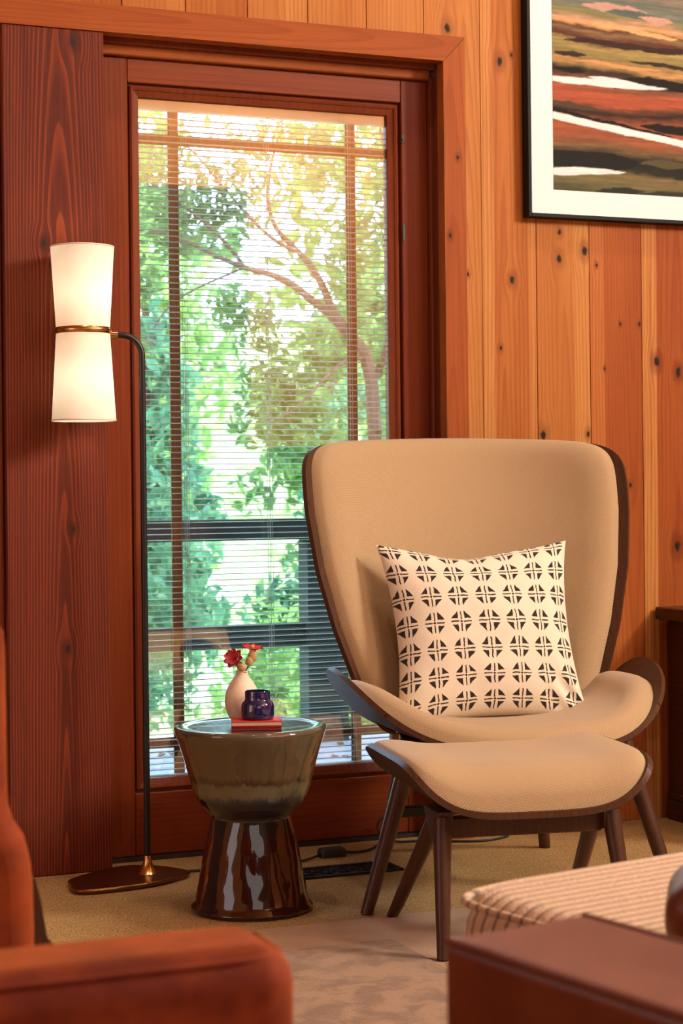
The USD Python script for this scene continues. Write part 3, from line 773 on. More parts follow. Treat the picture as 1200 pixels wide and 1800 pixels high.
vx, vy = at_table(-0.020, 0.040)
vase = thing('bud_vase', 'small matt cream egg shaped bud vase holding red flowers', 'vase', (vx, vy, TOP))
vp = [(0, 0.0), (0.016, 0.0), (0.0215, 0.004), (0.030, 0.016), (0.0360, 0.030), (0.0392, 0.046), (0.0388, 0.060), (0.0345, 0.078), (0.0270, 0.093), (0.0195, 0.1035), (0.0150, 0.109), (0.0138, 0.114), (0.0140, 0.1205), (0.0132, 0.1212), (0.0120, 0.1205), (0.0115, 0.112), (0.0, 0.100)]
vs = spline([(a, 0, b) for a, b in vp[2:13]], 40)
obj('body', lathe(vp[:2] + [(a, c) for a, _, c in vs] + vp[13:], 56), m_bisque, vase, smooth=50)

m_petal = flat('petal_red', (0.42, 0.022, 0.045), 0.6, sheen_weight=0.3)
m_petal2 = flat('petal_scarlet', (0.45, 0.012, 0.015), 0.6)
m_stem = flat('stem_green', (0.055, 0.085, 0.025), 0.6)
m_pod = flat('dried_pod', (0.50, 0.33, 0.15), 0.85)


def petal(L, W, cup, n=9):
    u = np.linspace(0, 1, n); v = np.linspace(-1, 1, 7)
    U, V = np.meshgrid(u, v, indexing='ij')
    w = W * np.sin(np.pi * np.clip(U, 0.03, 0.97) ** 0.75) ** 0.7 * (0.35 + 0.65 * U)
    X = L * U * (1 - 0.05 * V ** 2 * U); Y = w * V
    Z = cup * L * U ** 2 + 0.22 * W * V ** 2 * U - 0.03 * L * np.cos(V * 9) * U ** 2
    return sheet(np.stack([X, Y, Z], -1), 0.0003, 0.0003)


def axis_turn(m, n, at):
    """Turns a mesh built about +z so that z points along n, then moves it to at."""
    x, y, z = look_along(-np.asarray(n, float))
    T = np.eye(4); T[:3, 0], T[:3, 1], T[:3, 2], T[:3, 3] = x, y, z, at
    m = m.copy(); m.apply_transform(T); return m


def bloom(parent, at, n, L, W, cup, count, mat, eye, two=True):
    rows = [(1.0, cup, 0.0)] + ([(0.8, cup + 0.55, 0.4)] if two else [])
    for (q, c, ph) in rows:
        for k in range(count):
            m = turned(petal(L * q, W * q, c), 2 * math.pi * k / count + ph, (0, 0, 1))
            obj('petal', axis_turn(m, n, at), mat, parent, smooth=60)
    obj('flower_eye', axis_turn(moved(trimesh.creation.icosphere(2, L * 0.17), (0, 0, L * 0.08)), n, at), eye, parent, smooth=True)


back = -ahead
f1 = thing('red_flower', 'open crimson cosmos bloom leaning left out of the cream vase', 'flower', (vx, vy, TOP + 0.112))
a1 = -0.016 * right + 0.0365 * upv + 0.012 * back
obj('stem', tube(spline([(0, 0, -0.02), (0.0, 0, 0.01), tuple(a1 * 0.6 + 0.004 * upv), tuple(a1)], 10), 0.0011, 6), m_stem, f1, smooth=True)
bloom(f1, a1, -0.35 * right + 0.75 * back + 0.40 * upv, 0.0245, 0.0125, 0.18, 7, m_petal, m_petal2)
obj('petal', axis_turn(petal(0.022, 0.009, 0.2), 0.9 * back + 0.2 * right, a1 + (-0.002) * right - 0.012 * upv), m_petal, f1, smooth=60)
f2 = thing('red_flower', 'flat scarlet bloom seen edge on at the top of the posy', 'flower', (vx, vy, TOP + 0.112))
a2 = 0.024 * right + 0.060 * upv - 0.008 * back
obj('stem', tube(spline([(0.002, 0, -0.02), (0.003, 0, 0.01), tuple(a2 * 0.6), tuple(a2)], 10), 0.0011, 6), m_stem, f2, smooth=True)
bloom(f2, a2, 0.12 * right + 0.18 * back + 1.0 * upv, 0.026, 0.009, 0.05, 8, m_petal2, m_pod, False)


def pod(at, L, R, n, label):
    t = thing('seed_pod', label, 'seed pod', (vx, vy, TOP + 0.112))
    m = trimesh.creation.icosphere(4, 1.0)
    v = m.vertices
    bumps = 1 + 0.10 * (np.sin(v[:, 2] * 26 + 8 * np.arctan2(v[:, 1], v[:, 0])) * np.sin(9 * np.arctan2(v[:, 1], v[:, 0])))
    m.vertices = v * bumps[:, None] * np.array([R, R, L])
    obj('head', axis_turn(m, n, at), m_pod, t, smooth=True)
    end = at - np.asarray(n) / np.linalg.norm(n) * L * 0.9
    obj('stem', tube(spline([(0.001, 0.001, -0.02), tuple(end * 0.4), tuple(end)], 9), 0.0009, 6), m_stem, t, smooth=True)
    return t


pod(0.0245 * right + 0.042 * upv + 0.002 * back, 0.0165, 0.0100, 0.25 * right + upv, 'taller beige dried seed pod under the edge on scarlet bloom')
pod(0.018 * right + 0.030 * upv + 0.008 * back, 0.011, 0.0085, -0.1 * right + upv + 0.2 * back, 'middle beige dried seed pod beside the crimson bloom')
pod(0.001 * right + 0.0175 * upv + 0.016 * back, 0.0085, 0.0105, 0.3 * back + upv, 'round tan seed pod just above the vase mouth')
lf = thing('posy_leaf', 'two small green leaves at the mouth of the vase', 'leaf', (vx, vy, TOP + 0.112))
for (n, at) in ((0.4 * back + 0.6 * upv - 0.3 * right, 0.016 * right + 0.017 * upv), (0.5 * back + upv * 0.7, -0.006 * right + 0.010 * upv + 0.01 * back)):
    m = petal(0.017, 0.0055, -0.3)
    T = np.eye(4); T[:3, 0], T[:3, 1] = (right * 0.85 - upv * 0.5), back; T[:3, 0] /= np.linalg.norm(T[:3, 0]); T[:3, 2] = np.cross(T[:3, 0], T[:3, 1]); T[:3, 3] = at
    m.apply_transform(T)
    obj('leaf', m, m_stem, lf, smooth=60)
obj('stem', tube([(0.002, 0.001, -0.02), (0.004, 0, 0.0), tuple(0.012 * right + 0.012 * upv), tuple(0.017 * right + 0.017 * upv)], 0.0009, 6), m_stem, lf)

# two small red books and the blue jar candle
m_red = flat('red_cloth', (0.50, 0.012, 0.010), 0.55)
m_darkred = flat('dark_red_cloth', (0.16, 0.008, 0.008), 0.55)
m_pages = G(); p = m_pages.pos(); nn = m_pages.noise(m_pages.scaled(p, (40, 40, 3000)), 1.0, 2.0)
m_pages = m_pages.finish('book_pages', base_color=m_pages.mix(nn, (0.62, 0.44, 0.27), (0.42, 0.27, 0.15)), roughness=0.8)
bx_, by_ = at_table(0.016, -0.050)


def book(label, z, h, cov, pages, sx, sy, rz):
    t = thing('small_book', label, 'book', (bx_, by_, z), rz)
    c = 0.0022
    obj('cover', cat_(box(-sx, sx, -sy, sy, 0, c, 0.0006), box(-sx, sx, -sy, sy, h - c, h, 0.0006), box(-sx, sx, sy - 0.0025, sy, c, h - c)), cov, t)
    obj('pages', box(-sx + 0.0012, sx - 0.0012, -sy + 0.0012, sy - 0.003, c, h - c), pages, t)


bz = math.degrees(math.atan2(-sa, ca)) + 3
book('lower small dark red book on the glazed table', TOP + 0.0004, 0.0085, m_darkred, m_darkred, 0.0555, 0.040, bz)
book('upper bright red book with tan pages under the blue jar', TOP + 0.0094, 0.0115, m_red, m_pages, 0.0555, 0.040, bz + 1)
jx, jy = at_table(0.019, -0.046)
JZ = TOP + 0.0213
g = G()
m_blue = g.finish('cobalt_glass', base_color=(0.010, 0.010, 0.060), roughness=0.08, coat_weight=1.0, coat_roughness=0.03, specular_ior_level=0.6)
m_wax = flat('candle_wax', (0.03, 0.04, 0.16), 0.6)
jar = thing('candle_jar', 'dark cobalt blue glass candle jar standing on the red books', 'candle jar', (jx, jy, JZ))
jp = [(0, 0), (0.031, 0), (0.0345, 0.0015), (0.0362, 0.005), (0.0366, 0.012), (0.0366, 0.024), (0.0360, 0.032), (0.0335, 0.0375), (0.0300, 0.0405), (0.0282, 0.0435), (0.0280, 0.050), (0.0283, 0.0610), (0.0276, 0.0624), (0.0262, 0.0620), (0.0258, 0.050), (0.0258, 0.038), (0, 0.036)]
jr_ = obj('jar', lathe(jp, 64), m_blue, jar, smooth=35)
obj('wax', lathe([(0, 0.0362), (0.0254, 0.0384), (0.0254, 0.044), (0, 0.0436)], 40), m_wax, jr_, smooth=30)

# ---------------------------------------------------------------- wing chair


def squircle(n, m, e):
    """Parameter grids a, b in [-1, 1] whose square border lands on a superellipse of exponent e."""
    a = np.sin(np.pi / 2 * np.linspace(-1, 1, n)) * 0.6 + 0.4 * np.linspace(-1, 1, n)
    b = np.sin(np.pi / 2 * np.linspace(-1, 1, m)) * 0.6 + 0.4 * np.linspace(-1, 1, m)
    A, B = np.meshgrid(a, b, indexing='ij')
    q = np.maximum(np.abs(A), np.abs(B)) / np.maximum((np.abs(A) ** e + np.abs(B) ** e) ** (1 / e), 1e-9)
    return A * q, B * q, np.maximum(np.abs(A), np.abs(B))


def puff(R, t, edge=0.02, power=2.2):
    """Pad thickness over the square radius R: zero at the rim, full inside."""
    d = np.clip((1 - R) / edge, 0, 1)
    return t * (1 - (1 - d) ** power) ** (1 / power)


def back_surface(a, b, grow=1.0):
    """Point of the back shell: a across, b from -1 (bottom) to 1 (top)."""
    v = (b + 1) / 2
    z = 0.34 + v * 0.715
    w = np.interp(z, [0.34, 0.46, 0.60, 0.74, 0.88, 1.0, 1.06], [0.262, 0.322, 0.370, 0.404, 0.422, 0.426, 0.424])
    yc = 0.205 + 0.20 * v + 0.03 * v ** 2
    sag = 0.13 + 0.08 * v
    ax = a * grow
    return np.stack([w * ax, yc - sag * np.abs(ax) ** 2.1, z + 0.012 * v * (1 - ax ** 2)], -1)


def seat_surface(a, b):
    """Point of the seat shell: a along the bent strip from wing to wing, b from front (-1) to rear (1)."""
    x = 0.400 * np.sin(np.clip(a, -1, 1) * 1.30) / math.sin(1.30)
    q = np.abs(x) / 0.400
    z = 0.348 + 0.035 * q ** 2 + 0.132 * q ** 4.2 - 0.030 * (b + 1) / 2 * (1 - q ** 2)
    y = -0.02 + b * 0.315 + 0.05 * q ** 3
    return np.stack([x, y, z], -1)


chair = thing('wing_chair', 'tan upholstered wing armchair with a tall curved back and walnut shells', 'armchair', (2.035, -0.526, 0), -9)
a_, b_, R_ = squircle(60, 60, 12)
Pb = back_surface(a_, b_)
obj('back_shell', sheet(Pb, 0.006, 0.006), m_ply, chair, smooth=35)
a2_, b2_, R2_ = squircle(70, 70, 12)
Pc = back_surface(a2_ * 0.955, b2_ * 0.985 + 0.022)
Nn = normals_of(Pc)
front_sign = -1.0 if (Nn[35, 35, 1] > 0) else 1.0
Nf = Nn * front_sign
obj('back_cushion', sheet(Pc + Nf * 0.0062, puff(R2_, 0.042, 0.16), 0.0, Nf), m_tan, chair, smooth=True)
a_, b_, R_ = squircle(80, 60, 2.0)
Ps = seat_surface(a_, np.where(b_ > 0, b_ * 0.78, b_))
Nn = normals_of(Ps); up_sign = 1.0 if Nn[40, 30, 2] > 0 else -1.0
obj('seat_shell', sheet(Ps, 0.006, 0.006), m_ply, chair, smooth=35)
a2_, b2_, R2_ = squircle(90, 70, 4.5)
a2_ = a2_ * 0.84
b2_ = np.where(b2_ > 0, b2_ * 0.90, b2_)
Pc = seat_surface(a2_, b2_ * np.sqrt(1 - np.abs(a2_) ** 2.0))
Nf = normals_of(Pc) * up_sign
obj('seat_cushion', sheet(Pc + Nf * 0.0062, puff(R2_, 0.050, 0.20, 2.2), 0.0, Nf), m_tan, chair, smooth=True)


def leg(top, bot, r0, r1, sides=16, n=8, squash=0.0):
    q = np.linspace(0, 1, n)[:, None]
    p = np.array(top) * (1 - q) + np.array(bot) * q
    m = tube(p, np.linspace(r0, r1, n), sides)
    v = m.vertices.copy(); v[:, 2] = np.clip(v[:, 2], min(bot[2], top[2]), None); m.vertices = v
    return m


LEGS = [((-0.275, -0.225, 0.352), (-0.400, -0.290, 0.0)), ((0.235, -0.225, 0.350), (0.325, -0.300, 0.0)), ((-0.165, 0.20, 0.325), (-0.195, 0.352, 0.0)), ((0.165, 0.20, 0.325), (0.235, 0.325, 0.0))]
for tp, bt in LEGS:
    obj('leg', leg(tp, bt, 0.0225, 0.0145), m_walnut, chair, smooth=40)
obj('stretcher', box(-0.185, 0.20, 0.270, 0.296, 0.108, 0.134, 0.003), m_black, chair)
obj('under_frame', cat_(box(-0.26, 0.23, -0.235, -0.205, 0.300, 0.338, 0.003), box(-0.17, 0.17, 0.165, 0.20, 0.285, 0.318, 0.003), box(-0.02, 0.02, -0.21, 0.18, 0.295, 0.318, 0.003)), m_walnut, chair)

# patterned pillow: block printed crosses between four triangles
g = G(); uv = g.add('uvmap', 'UV', attribute='st')
wob_ = g.add('noise_texture', 'color', vector=g.scaled(uv, (9, 9, 9)), scale=1.0, detail=2.0)
uvw = g.add('vector_math', 'vector', vector_math_type='add') if False else uv
s = g.add('separate_xyz', 'x', vector=uv).split('.')[0]
w1 = g.math('multiply', g.math('subtract', g.noise(g.scaled(uv, (3.1, 3.1, 3.1)), 1.0, 2.0), 0.5), 0.11)
w2 = g.math('multiply', g.math('subtract', g.noise(g.scaled(uv, (3.1, 3.1, 3.1), (7, 3, 0)), 1.0, 2.0), 0.5), 0.11)
U, V = g.math('add', s + '.x', w1), g.math('add', s + '.y', w2)
px_, py_ = g.math('absolute', g.math('subtract', g.math('fraction', U), 0.5)), g.math('absolute', g.math('subtract', g.math('fraction', V), 0.5))


def soft(val, at, w=0.012):
    return g.rng(val, at - w, at + w)


def less(val, at, w=0.012):
    return g.rng(val, at - w, at + w, 1.0, 0.0)


def all_(*q):
    r = q[0]
    for k in q[1:]:
        r = g.math('multiply', r, k)
    return r


tri = all_(soft(px_, 0.125), soft(py_, 0.110), less(g.math('add', px_, g.math('multiply', py_, 0.85)), 0.465))
lnh = all_(less(py_, 0.024), soft(px_, 0.070), less(px_, 0.375))
lnv = all_(less(px_, 0.023), soft(py_, 0.070), less(py_, 0.385))
dot = less(g.math('sqrt', g.math('add', g.math('multiply', px_, px_), g.math('multiply', py_, py_))), 0.042)
ink = g.math('maximum', g.math('maximum', tri, dot), g.math('maximum', lnh, lnv))
cl_ = g.mix(ink, (0.70, 0.61, 0.475), (0.030, 0.020, 0.016))
wv = g.noise(g.scaled(g.pos(), (420, 420, 420)), 1.0, 2.0)
m_pillow = g.finish('printed_cotton', base_color=cl_, roughness=0.9, sheen_weight=0.1, specular_ior_level=0.2, normal=g.bump(wv, 0.15, 0.001))
n = 91
t1 = np.sin(np.pi / 2 * np.linspace(-1, 1, n)) * 0.5 + 0.5 * np.linspace(-1, 1, n)
A_, B_ = np.meshgrid(t1, t1, indexing='ij')
hw, hh = 0.247, 0.236
X = hw * A_ * (1 - 0.115 * (1 - B_ ** 2) * np.abs(A_)) * (1 + 0.0 * B_)
Z = hh * B_ * (1 - 0.13 * (1 - A_ ** 2) * np.abs(B_)) - 0.016 * np.exp(-((A_ + 0.15) / 0.35) ** 2) * (B_ > 0) * B_ ** 4
th_ = 0.075 * (np.clip(1 - np.abs(A_) ** 2.4, 0, 1) * np.clip(1 - np.abs(B_) ** 2.4, 0, 1)) ** 0.55
fold = 0.012 * (meshkit.fbm(np.stack([A_ * 2.2, B_ * 2.2, A_ * 0 + 3], -1), 3, 9) - 0.5)
cr_ = np.exp(-(((A_ - 0.95) / 0.28) ** 2 + ((B_ + 0.8) / 0.35) ** 2)) * 0.010 * np.sin(22 * (A_ + 0.8 * B_)) * (1 - np.maximum(np.abs(A_), np.abs(B_)) ** 8)
cr_ += np.exp(-(((A_ + 0.15) / 0.5) ** 2 + ((B_ - 0.93) / 0.14) ** 2)) * 0.006 * np.sin(20 * A_) * (1 - np.abs(B_) ** 8)
edge_ = (1 - np.maximum(np.abs(A_), np.abs(B_)) ** 6)
Ff = np.stack([X, -(th_ + fold * edge_ + cr_), Z], -1).reshape(-1, 3)
Fb = np.stack([X, th_ * 0.8, Z], -1).reshape(-1, 3)
ff = grid_faces(n, n)
vv = np.vstack([Ff, Fb]); fc = np.vstack([ff, ff[:, ::-1] + n * n])
st = np.stack([A_ * 3.45 + 0.5 + 0.08, B_ * 3.42 + 0.30], -1).reshape(-1, 2)
pil = trimesh.Trimesh(vv, fc, process=False)
if pil.volume < 0:
    pil.invert()
# lean it on the chair back
R1 = trimesh.transformations.rotation_matrix(math.radians(-20), (1, 0, 0))
R2 = trimesh.transformations.rotation_matrix(math.radians(-0.3), (0, 1, 0))
pil.apply_transform(R1 @ R2)
pillow = thing('throw_pillow', 'cream square pillow block printed with black crosses and triangles', 'pillow', (2.035 + 0.004, -0.526 + 0.072, 0.584), -9)
obj('cover', pil, m_pillow, pillow, smooth=True, uv=np.vstack([st, st]))

# ---------------------------------------------------------------- ottoman


def ott_surface(a, b):
    x = 0.262 * np.sin(a * 1.2) / math.sin(1.2)
    q = np.abs(x) / 0.262
    z = 0.282 + 0.104 * q ** 4.2
    y = b * 0.232 + 0.0 * q
    return np.stack([x, y, z], -1)


ott = thing('ottoman', 'tan upholstered footstool with walnut shell and legs in front of the wing chair', 'ottoman', (1.802, -1.02, 0.0041), -10)
a_, b_, R_ = squircle(60, 44, 5.5)
obj('shell', sheet(ott_surface(a_, b_), 0.0065, 0.0065), m_ply, ott, smooth=35)
a2_, b2_, R2_ = squircle(90, 70, 5.5)
Pc = ott_surface(a2_ * 0.955, b2_ * 0.965)
Nf = normals_of(Pc); Nf *= 1.0 if Nf[45, 35, 2] > 0 else -1.0
Nf = Nf * 0.55 + np.array([0, 0, 0.45]); Nf /= np.linalg.norm(Nf, axis=-1, keepdims=True)
thk = puff(R2_, 1.0, 0.42, 2.3) * (0.092 - 0.052 * np.abs(a2_) ** 3)
obj('cushion', sheet(Pc + np.array([0, 0, 0.0068]), thk, 0.0, Nf), m_tan, ott, smooth=True)
for sx in (-1, 1):
    obj('leg', leg((sx * 0.180, -0.150, 0.270), (sx * 0.198, -0.215, 0.0), 0.0195, 0.0130), m_walnut, ott, smooth=40)
    obj('leg', leg((sx * 0.172, -0.090, 0.270), (sx * 0.204, 0.182, 0.0), 0.0195, 0.0130), m_walnut, ott, smooth=40)
    obj('corner_block', closed(*hull([(sx * 0.160, -0.165, 0.284), (sx * 0.194, -0.165, 0.284), (sx * 0.160, -0.055, 0.284), (sx * 0.194, -0.055, 0.284), (sx * 0.162, -0.160, 0.235), (sx * 0.192, -0.160, 0.235), (sx * 0.164, -0.100, 0.222), (sx * 0.192, -0.100, 0.222)])), m_walnut, ott)
obj('apron', box(-0.165, 0.165, -0.140, -0.110, 0.226, 0.268, 0.003), m_walnut, ott)

# ---------------------------------------------------------------- framed landscape
FX0, FZ0, FX1, FZ1, FY = 2.402, 1.684, 3.42, 2.62, -0.036
pic = thing('framed_painting', 'abstract marsh landscape print with white mat in a thin black frame', 'picture', (FX0, FY, FZ0))
W_, H_ = FX1 - FX0, FZ1 - FZ0
m_frame = flat('frame_black', (0.010, 0.011, 0.013), 0.6, specular_ior_level=0.15)
m_mat = flat('mat_board', (0.74, 0.765, 0.77), 0.9, specular_ior_level=0.1)
fw = 0.0105
obj('frame', cat_(box(0, fw, 0, 0.0355, 0, H_, 0.001), box(W_ - fw, W_, 0, 0.0355, 0, H_, 0.001), box(fw, W_ - fw, 0.0003, 0.0355, 0, fw, 0.001), box(fw, W_ - fw, 0.0003, 0.0355, H_ - fw, H_, 0.001)), m_frame, pic)
obj('mat', box(fw, W_ - fw, 0.010, 0.034, fw, H_ - fw), m_mat, pic)
AX0, AZ0 = 2.4845 - FX0, 1.7625 - FZ0
AW, AH = W_ - 2 * AX0, H_ - 2 * AZ0
nu, nv = 380, 330
uu, ww = np.meshgrid(np.linspace(0, AW, nu), np.linspace(0, AH, nv), indexing='ij')
xx, yy = uu / 0.412 * 225.0, 332.0 - ww / 0.5205 * 332.0       # units of the print: across, and down from the top of the visible part
fb = lambda sx, sy, seed, o=4: meshkit.fbm(np.stack([xx / sx, yy / sy, xx * 0 + seed], -1), o, seed) - 0.5
yw = yy + 26 * fb(90, 60, 1) + 8 * fb(16, 5, 2) - 0.05 * (xx - 60)
C = lambda *h: np.array([((c / 255.0 + 0.055) / 1.055) ** 2.4 if c > 10 else c / 255 / 12.92 for c in h])
stops = [(-260, C(170, 190, 190)), (-150, C(205, 170, 150)), (-90, C(120, 130, 120)), (-40, C(150, 130, 110)), (-8, C(110, 118, 105)), (6, C(120, 125, 108)), (18, C(142, 138, 82)), (29, C(214, 160, 120)), (36, C(226, 165, 92)), (43, C(96, 60, 40)), (50, C(140, 110, 66)), (58, C(110, 62, 40)), (66, C(82, 48, 34)), (74, C(176, 150, 74)), (86, C(150, 136, 74)), (96, C(160, 128, 70)), (104, C(206, 150, 80)), (110, C(140, 120, 64)), (118, C(62, 40, 30)), (128, C(84, 56, 38)), (140, C(140, 84, 48)), (150, C(178, 84, 42)), (166, C(182, 82, 40)), (176, C(108, 62, 38)), (186, C(46, 34, 28)), (200, C(150, 80, 44)), (214, C(172, 84, 42)), (234, C(160, 90, 50)), (250, C(120, 94, 56)), (262, C(50, 46, 36)), (274, C(34, 36, 32)), (288, C(44, 44, 34)), (298, C(134, 116, 70)), (312, C(122, 112, 66)), (326, C(90, 92, 58)), (345, C(60, 64, 46))]
ys = [s_[0] for s_ in stops]; cs = np.array([s_[1] for s_ in stops])
col = np.stack([np.interp(yw, ys, cs[:, k]) for k in range(3)], -1)
brush = fb(70, 3.2, 5, 4)[..., None]
col = col * (1 + 0.7 * brush)


def dab(mask, c, soft_=0.25):
    global col
    m = np.clip(mask / soft_, 0, 1)[..., None]
    col = col * (1 - m) + np.array(c) * m


ed = 5 * fb(14, 3, 8) + 9 * fb(60, 30, 9)


def streak(x0, x1, yc, half, c, slope=0.0, taper=40.0, amp=1.0):
    d = half * np.clip(np.minimum((xx - x0) / taper, (x1 - xx) / taper), 0, 1) ** 0.6 - np.abs(yy - (yc + slope * (xx - x0)) + ed * amp)
    dab(d, c, 1.6)


DK = C(30, 24, 22); WH = C(238, 232, 232)
for a in [(18, 260, 66, 6, C(62, 36, 28), 0.02), (0, 62, 92, 7, C(58, 40, 28), 0.0), (130, 330, 92, 5, C(60, 44, 30), 0.08), (40, 200, 100, 4, C(222, 160, 90), 0.06), (110, 360, 126, 9, DK, 0.08), (0, 60, 121, 8, DK, 0.0), (60, 230, 30, 5, C(230, 180, 110), 0.12), (50, 170, 2, 9, C(206, 160, 140), 0.02),
          (90, 200, 9, 8, C(92, 106, 98), 0.02), (150, 215, 12, 9, C(212, 160, 142), 0.1), (-40, 230, 187, 7, DK, 0.16), (150, 420, 205, 8, DK, 0.10), (-60, 150, 276, 15, C(28, 30, 28), 0.0), (150, 240, 276, 9, C(92, 84, 52), 0.0), (70, 160, 328, 8, C(44, 50, 42), -0.03), (150, 330, 330, 10, C(52, 58, 46), 0.02), (-30, 90, 178, 6, C(84, 66, 48), 0.05)]:
    streak(*a)
streak(-40, 205, 136.5, 6.5, WH, 0.01, 70, 0.5)
streak(60, 150, 129, 6, WH, 0.04, 40, 0.5)
streak(-80, 420, 189, 7.0, WH, 0.150, 60, 0.5)
streak(-60, 128, 302, 8.5, WH, -0.045, 90, 0.5)
lum = col.mean(-1, keepdims=True)
col = np.where(lum > 0.6, col * 0.86, (col * 0.86 + lum * 0.14) * 0.72)
col = np.clip(col * (1 + 0.25 * fb(30, 1.6, 12, 3)[..., None] + 0.2 * fb(9, 4, 14, 3)[..., None]), 0.004, 0.9)
m_art = G(); a_col = m_art.add('attribute', 'color', attribute='print_color')
m_art = m_art.finish('landscape_print', base_color=a_col, roughness=0.75, specular_ior_level=0.2)
av = np.stack([AX0 + uu, np.full_like(uu, 0.0094), AZ0 + ww], -1).reshape(-1, 3)
art = stage.GetPrimAtPath(obj('print', (av, grid_faces(nu, nv)), m_art, pic).GetPath())
UsdGeom.PrimvarsAPI(art).CreatePrimvar('print_color', Sdf.ValueTypeNames.Color3fArray, 'vertex').Set([Gf.Vec3f(*map(float, c)) for c in col.reshape(-1, 3)])

# ---------------------------------------------------------------- desk at the right
desk = thing('desk', 'dark wooden desk end with an overhanging top at the right edge', 'desk', (2.845, -0.012, 0))
obj('top', box(-0.042, 1.3, -0.62, 0.0, 0.566, 0.601, 0.003), m_desk, desk)
obj('side_panel', box(0.0, 0.030, -0.58, -0.002, 0.0, 0.5655, 0.002), m_desk, desk)
obj('side_panel', box(1.22, 1.25, -0.58, -0.002, 0.0, 0.5655, 0.002), m_desk, desk)
obj('back_panel', box(0.0305, 1.2195, -0.03, -0.01, 0.05, 0.5655), m_desk, desk)
obj('plinth', cat_(box(-0.012, -0.0005, -0.592, -0.002, 0.0, 0.055, 0.003), box(-0.006, -0.0005, -0.586, -0.002, 0.056, 0.075, 0.002)), m_desk, desk)
obj('drawer', box(0.0305, 1.2195, -0.58, -0.56, 0.40, 0.5655, 0.002), m_desk, desk)

# ---------------------------------------------------------------- rug, floor vent, cord
rug = thing('area_rug', 'taupe area rug with a pale tan border on the beige carpet', 'rug', (1.0, -3.4, 0))
obj('border', box(0, 2.4, 0, 2.605, 0.0005, 0.004, 0.001), m_rug_border, rug)
obj('field', box(0.0, 0.545, 0, 2.400, 0.0041, 0.0075, 0.0015), m_rug_field, rug)

vent = thing('floor_vent', 'black metal floor register with a lattice grille near the door', 'floor vent', (1.735, -0.295, 0), 0)
m_vent = flat('vent_metal', (0.022, 0.021, 0.020), 0.5, metallic=0.5)
vx0, vx1, vy0, vy1 = -0.135, 0.130, -0.058, 0.058
obj('tray', box(vx0, vx1, vy0, vy1, 0.0004, 0.0014), m_shell_dark, vent)
obj('frame', cat_(box(vx0, vx1, vy0, vy0 + 0.012, 0.0014, 0.006, 0.001), box(vx0, vx1, vy1 - 0.012, vy1, 0.0014, 0.006, 0.001), box(vx0, vx0 + 0.012, vy0, vy1, 0.0014, 0.006, 0.001), box(vx1 - 0.012, vx1, vy0, vy1, 0.0014, 0.006, 0.001)), m_vent, vent)
bars = []
for k in range(10):
    x = vx0 + 0.012 + k * 0.0245
    bars.append(box(x, x + 0.003, (vy0 + 0.012) if k % 2 else -0.020, 0.020 if k % 2 else (vy1 - 0.012), 0.0016, 0.005))
for y in (-0.020, 0.0, 0.020):
    for k in range(5):
        x = vx0 + 0.012 + k * 0.049 + (0.0245 if y == 0 else 0)
        bars.append(box(x, min(x + 0.036, vx1 - 0.012), y - 0.0015, y + 0.0015, 0.0015, 0.0049))
obj('lattice', cat_(*bars), m_vent, vent)

cord = thing('lamp_cord', 'black lamp cord with an oval foot switch running along the door', 'cord', (1.77, -0.112, 0))
pts = [(1.362, -0.150, 0.006), (1.42, -0.152, 0.004), (1.50, -0.158, 0.004), (1.60, -0.165, 0.004), (1.68, -0.150, 0.005), (1.735, -0.118, 0.010)]
pts2 = [(1.80, -0.108, 0.010), (1.84, -0.108, 0.005), (1.90, -0.075, 0.004), (1.945, -0.02, 0.004), (1.985, 0.008, 0.012), (2.00, 0.010, 0.040), (1.985, 0.008, 0.066), (1.955, 0.004, 0.060), (1.945, -0.006, 0.035), (1.965, -0.020, 0.014), (2.03, -0.03, 0.004), (2.10, -0.06, 0.004), (2.3, -0.07, 0.004)]
o_ = np.array([1.77, -0.112, 0])
obj('cable', tube(spline(np.array(pts) - o_, 50), 0.0032, 8), m_rubber, cord, smooth=True)
obj('cable', tube(spline(np.array(pts2) - o_, 120), 0.0032, 8), m_rubber, cord, smooth=True)
sw = rbox(-0.036, 0.036, -0.020, 0.020, -0.012, 0.024, 0.0119)
sw.vertices = np.c_[sw.vertices[:, :2], np.clip(sw.vertices[:, 2], 0.0005, None)]
obj('foot_switch', sw, m_rubber, cord, smooth=50)

# ---------------------------------------------------------------- foreground seats
g = G(); p = g.pos()
nn = g.noise(p, 7.0, 4.0, 0.6); fz = g.noise(g.scaled(p, (600, 600, 600)), 1.0, 2.0)
cv = g.mix(g.rng(nn, 0.35, 0.65), (0.23, 0.036, 0.005), (0.085, 0.009, 0.002))
m_velvet = g.finish('orange_velvet', base_color=cv, roughness=0.75, sheen_weight=0.5, sheen_roughness=0.35, sheen_tint=(1.0, 0.34, 0.08), specular_ior_level=0.15, normal=g.bump(g.math('add', nn, g.math('multiply', fz, 0.3)), 0.25, 0.006))
g = G(); p = g.pos()
nn = g.noise(p, 9.0, 4.0, 0.6); fz = g.add('voronoi_texture', 'distance', vector=g.scaled(p, (420, 420, 420)), scale=1.0)
m_leather = g.finish('cognac_leather', base_color=g.mix(g.rng(nn, 0.3, 0.7), (0.165, 0.056, 0.032), (0.115, 0.036, 0.021)), roughness=0.36, specular_ior_level=0.5, normal=g.bump(fz, 0.12, 0.001))
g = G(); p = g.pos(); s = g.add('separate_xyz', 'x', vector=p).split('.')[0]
nn = g.noise(g.scaled(p, (240, 240, 240)), 1.0, 3.0, 0.6); sl_ = g.noise(g.scaled(p, (90, 300, 90)), 1.0, 2.0)
